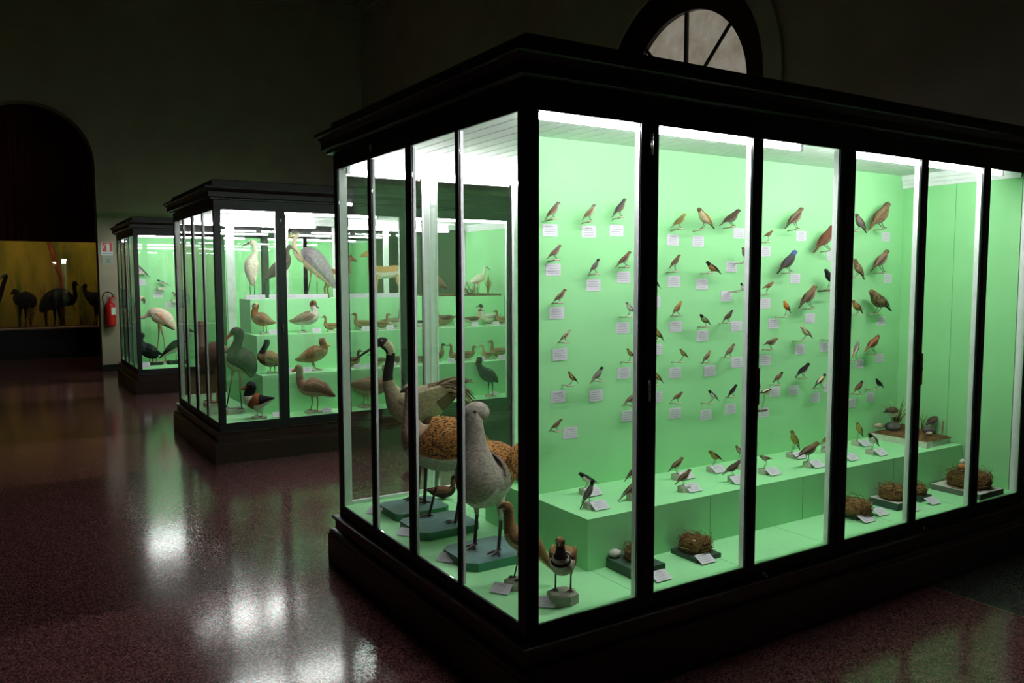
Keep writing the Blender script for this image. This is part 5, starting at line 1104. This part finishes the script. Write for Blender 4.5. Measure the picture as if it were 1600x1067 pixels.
mb = MB(); arch_wall(mb, pb, X0, XW+.3, HC, -1.08, .95, 0, 3.50, .35, 'plaster', 'plaster_dark'); struct(mb.build('wall_back', loc=(0, YW, 0)))
pr = lambda u, dep, z: (XW+dep, u, z)
mb = MB(); arch_wall(mb, pr, Y0, YW, HC, 4.2, 1.2, 1.2, 3.53, .35, 'plaster', 'red_wood'); struct(mb.build('wall_right', loc=(XW, 0, 0)))
mb = MB(); ring_band(mb, pr, 4.2, 1.205, 1.42, 1.2, 3.53, -.03, -.001, 'plaster'); struct(mb.build('trim_2', loc=(XW, 4.2, 1.2)))
# fanlight window
mb = MB(); ring_band(mb, pr, 4.2, .89, 1.198, 1.21, 3.53, .10, .20, 'red_wood'); wf = struct(mb.build('window_1', loc=(XW, 4.2, 1.2)))
mb = MB()
mb.box(XW+.13, XW+.17, 4.2-.02, 4.2+.02, 1.22, 3.53+.885, 'black_iron'); mb.box(XW+.13, XW+.17, 4.2-.885, 4.2+.885, 3.50, 3.54, 'black_iron')
for a in (PI/4, 3*PI/4):
    mb.path([(XW+.15, 4.2+.02*math.cos(a), 3.54), (XW+.15, 4.2+.88*math.cos(a), 3.53+.88*math.sin(a))], .02, 6, 'black_iron')
mb.build('glazing_bars', wf)
mb = MB(); n = 28
P = [(XW+.16, 4.2-.905, 1.22)]+[(XW+.16, 4.2-.905*math.cos(PI*k/n), 3.53+.905*math.sin(PI*k/n)) for k in range(n+1)]+[(XW+.16, 4.2+.905, 1.22)]
i = len(mb.v); mb.v += P+[(x+.012, y, z) for x, y, z in P]
mb.face(tuple(range(len(P)-1, -1, -1)), 'frosted'); mb.face(tuple(range(len(P), 2*len(P))), 'frosted')
mb.build('frosted_glass', wf)['label'] = 'frosted daylit glass'
mb = MB(); mb.box(X0-.2, X0, Y0, 18.6, 0, HC, 'plaster'); struct(mb.build('wall_left', loc=(X0, 0, 0)))
mb = MB(); mb.box(X0-.2, XW+.3, Y0-.2, Y0, 0, HC, 'plaster'); struct(mb.build('wall_front', loc=(0, Y0, 0)))
mb = MB(); mb.box(X0-.2, XW+.35, Y0-.2, 18.8, HC, HC+.2, 'plaster'); struct(mb.build('ceiling', loc=(0, 0, HC)))
mb = MB()
for p, z0, z1 in ((.06, 6.62, 6.69), (.14, 6.69, 6.78), (.24, 6.78, 6.85), (.34, 6.85, HC-.001)): mb.box(X0, XW, YW-p, YW-.001, z0, z1, 'plaster')
struct(mb.build('trim_3', loc=(0, YW, 6.62)))
mb = MB()
for p, z0, z1 in ((.06, 6.62, 6.69), (.14, 6.69, 6.78), (.24, 6.78, 6.85), (.34, 6.85, HC-.001)): mb.box(XW-p, XW-.001, Y0, YW-.345, z0, z1, 'plaster')
struct(mb.build('trim_4', loc=(XW, 0, 6.62)))
mb = MB(); mb.box(-.13, XW, YW-.02, YW-.001, .001, .12, 'skirting'); mb.box(X0, -2.03, YW-.02, YW-.001, .001, .12, 'skirting'); struct(mb.build('baseboard_back', loc=(0, YW, 0)))
mb = MB(); mb.box(XW-.02, XW-.001, Y0, YW-.03, .001, .12, 'skirting'); struct(mb.build('baseboard_right', loc=(XW, 0, 0)))
# room beyond the arch and its long diorama
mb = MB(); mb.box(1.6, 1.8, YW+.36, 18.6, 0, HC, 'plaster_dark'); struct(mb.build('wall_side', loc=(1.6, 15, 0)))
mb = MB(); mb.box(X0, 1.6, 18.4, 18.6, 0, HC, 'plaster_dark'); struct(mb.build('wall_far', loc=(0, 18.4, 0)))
dio = thing('diorama_case', 'long built-in diorama case with ochre backdrop beyond the arch', 'display case', (-1, 16.9, 0))
mb = MB(); mb.box(-4.6, 1.55, 16.40, 16.52, .001, .575, 'black_iron'); mb.box(-4.6, 1.55, 16.385, 16.40, .001, .10, 'dark_wood'); mb.build('base', dio)
mb = MB(); x = -4.6
while x < 1.5: mb.box(x, x+.195, 16.40, 16.50, 2.33, 6.2, 'curtain'); mb.box(x+.195, x+.2, 16.42, 16.48, 2.33, 6.2, 'curtain'); x += .2
mb.build('header_boards', dio)['label'] = 'dark red vertical boards'
mb = MB(); mb.box(-4.6, 1.55, 16.37, 16.62, .5755, .605, 'sill_wood'); mb.box(-.27, .35, 16.366, 16.3695, .578, .603, 'card'); mb.build('sill', dio)
mb = MB(); mb.box(-4.6, 1.55, 16.44, 16.448, .606, 2.33, 'pane'); mb.build('glass_pane', dio)
mb = MB(); n = 40
for k in range(n):
    a, b = k/n, (k+1)/n
    def bp(f): 
        x = -4.55+6.05*f; return (x, 17.75-.5*max(0, abs(f-.5)-.38)/.12*1.0)
    p, q = bp(a), bp(b); mb.quad((p[0], p[1], .56), (q[0], q[1], .56), (q[0], q[1], 2.5), (p[0], p[1], 2.5), 'backdrop')
mb.build('painted_backdrop', dio)['label'] = 'ochre and green painted reed-bed backdrop'
mb = MB(); mb.box(-4.55, 1.5, 16.63, 17.7, .50, .574, 'earth'); mb.build('ground', dio)
mb = MB(); mb.box(-4.55, 1.5, 16.5, 17.76, 2.5, 2.55, 'dark_wood'); mb.build('lid', dio)
for x in (-3.4, -1.9, -.4, .9):
    mb = MB(); mb.path([(x-.45, 16.62, 2.42), (x+.45, 16.62, 2.42)], .012, 8, 'tube_dim'); mb.build('lamp_tube', dio)
for i, (px_, yy, h, n, sp, mats, lab) in enumerate(((-1.25, 17.45, 1.45, 26, .22, ['reed_green', 'reed'], 'tall green reeds behind the small cassowary'), (-.12, 17.4, 1.5, 22, .16, ['reed_green', 'reed_dry'], 'tall pale reeds behind the big cassowary head'),
        (.28, 17.45, 1.4, 30, .2, ['reed_green', 'reed_green', 'reed_dry'], 'bright green reeds at the right end of the diorama'), (-1.05, 17.5, .8, 26, .15, ['straw_dark', 'reed_dry'], 'brown shrub between the two left cassowaries'), (-.78, 17.15, 1.0, 16, .13, ['twig', 'straw_dark'], 'bare twiggy shrub behind the big cassowary tail'),
        (-1.9, 17.5, 1.2, 22, .2, ['reed_green', 'reed_dry'], 'reeds at the left edge of the diorama'))):
    tuft('reed_clump', (px_, yy, .592), n, h, sp, mats, lab, 'reeds', 20+i, .12, .007, 'reed clumps in the ochre diorama')
mb = MB(); mb.path([(-.47, 17.45, .594), (-.45, 17.44, 1.1), (-.44, 17.45, 1.55), (-.55, 17.45, 1.95), (-.66, 17.46, 2.42)], [.05, .045, .04, .05, .045], 8, 'trunk'); mb.path([(-.44, 17.43, 1.5), (-.30, 17.4, 1.2), (-.22, 17.4, .9)], [.018, .014, .01], 6, 'trunk')
tag(mb.build('tree_trunk', loc=(-.47, 17.45, .584)), 'reddish leaning tree trunk in the middle of the diorama', 'tree trunk')
# ------------------------------------------------------------------ fire extinguisher and signs
ex = thing('fire_extinguisher', 'red fire extinguisher with black hose hanging on the pale wall', 'fire extinguisher', (.012, YW, .80))
mb = MB(); cx, cy = .012, YW-.10; R = []
for r, z in ((.05, .775), (.078, .785), (.082, .80), (.082, 1.12), (.076, 1.15), (.05, 1.18), (.025, 1.195), (.022, 1.215)): R.append([(cx+r*math.cos(2*PI*k/20), cy+r*math.sin(2*PI*k/20), z) for k in range(20)])
mb.rings(R, 'extinguisher_red'); mb.build('cylinder', ex)
mb = MB(); R = []
for z in (.98, 1.10): R.append([(cx+.0826*math.cos(a), cy+.0826*math.sin(a), z) for a in [-1.5+k*.16 for k in range(8)]])
for k in range(7): mb.quad(R[0][k], R[0][k+1], R[1][k+1], R[1][k], 'sign_white')
mb.build('paper_label', ex)
mb = MB(); mb.path([(cx, cy, 1.20), (cx, cy, 1.26)], .018, 10, 'extinguisher_red'); mb.box(cx-.02, cx+.09, cy-.012, cy+.012, 1.262, 1.276, 'extinguisher_red'); mb.box(cx-.01, cx+.08, cy-.012, cy+.012, 1.232, 1.244, 'extinguisher_red'); mb.path([(cx+.05, cy-.02, 1.30), (cx+.05, cy+.0, 1.30)], .022, 12, 'chrome'); mb.build('valve', ex)
mb = MB(); mb.path([(cx+.03, cy, 1.25)]+[(cx-.035+.085*math.cos(a), cy-.01, 1.255+.11*math.sin(a)) for a in [.6, 1.1, 1.6, 2.1, 2.6, 3.1, 3.5, 3.9]]+[(cx-.10, cy-.01, 1.12)], .0095, 8, 'rubber'); mb.build('hose', ex)
mb = MB(); mb.box(cx-.03, cx+.03, cy+.078, YW-.0012, 1.02, 1.06, 'rubber'); mb.build('wall_mount', ex)
sg = thing('extinguisher_sign', 'red and white fire extinguisher sign above the extinguisher', 'sign', (.005, YW, 2.04))
y = YW-.006
mb = MB(); mb.box(-.085, .095, y, YW-.0012, 1.985, 2.205, 'sign_white'); mb.build('plate', sg)
mb = MB(); mb.box(-.068, .09, y-.0015, y-.0002, 2.045, 2.20, 'sign_red'); mb.build('red_field', sg)
mb = MB(); mb.box(.0, .045, y-.003, y-.0017, 2.055, 2.165, 'sign_white'); mb.ball((.022, y-.0024, 2.167), .022, 'sign_white', 10, 6, 1, .05, 1)
mb.path([(-.005+.045*math.cos(a), y-.003, 2.125+.05*math.sin(a)) for a in [1.2, 1.7, 2.2, 2.7, 3.2, 3.7]], .006, 6, 'sign_white'); mb.build('extinguisher_symbol', sg)
mb = MB(); x = -.06
while x < .08: mb.box(x, x+.011, y-.0015, y-.0002, 2.003, 2.025, 'sign_blue'); x += .0155
mb.build('blue_lettering', sg)
s2 = thing('number_sign', 'clear plastic number sign below the red extinguisher sign', 'sign', (0, YW, 1.88))
mb = MB(); mb.box(-.075, .095, y, YW-.0012, 1.83, 1.965, 'sign_grey'); mb.build('plate', s2)
mb = MB()
for x in (-.005, .03):
    mb.box(x, x+.006, y-.0015, y-.0002, 1.855, 1.915, 'rubber')
    for z in (1.855, 1.882, 1.909): mb.box(x+.0062, x+.02, y-.0015, y-.0002, z, z+.006, 'rubber')
mb.build('dark_figures', s2)

for o in CARDME: bpy.data.objects.remove(o)
# ------------------------------------------------------------------ light, camera, view
w = bpy.data.worlds.new('world'); SC.world = w; w.use_nodes = True
w.node_tree.nodes['Background'].inputs[0].default_value = (.5, .5, .55, 1); w.node_tree.nodes['Background'].inputs[1].default_value = .0
cd = bpy.data.cameras.new('camera'); cam = bpy.data.objects.new('camera', cd); COL.objects.link(cam)
cd.sensor_width = 36; cd.lens = 1267.65/1600*36; cd.clip_end = 100; cd.clip_start = .05
import mathutils
pi_, ya, ro = math.radians(4.53169264), math.radians(32.13616257), math.radians(-.11491673)
fw = Vector((math.sin(ya)*math.cos(pi_), math.cos(ya)*math.cos(pi_), -math.sin(pi_))); rt = fw.cross(Vector((0, 0, 1))).normalized(); up = rt.cross(fw)
r2 = rt*math.cos(ro)+up*math.sin(ro); u2 = -rt*math.sin(ro)+up*math.cos(ro)
M = mathutils.Matrix((r2, u2, -fw)).transposed().to_4x4(); M.translation = (-1.54773, -2.37127, 1.6); cam.matrix_world = M
SC.camera = cam
SC.view_settings.view_transform = 'Standard'; SC.view_settings.look = 'None'; SC.view_settings.gamma = 1; SC.view_settings.exposure = 0
SC.cycles.max_bounces = 10; SC.cycles.transparent_max_bounces = 48; SC.cycles.diffuse_bounces = 4; SC.cycles.glossy_bounces = 5
SC.cycles.use_denoising = True; SC.cycles.sample_clamp_indirect = 6; SC.cycles.caustics_reflective = False
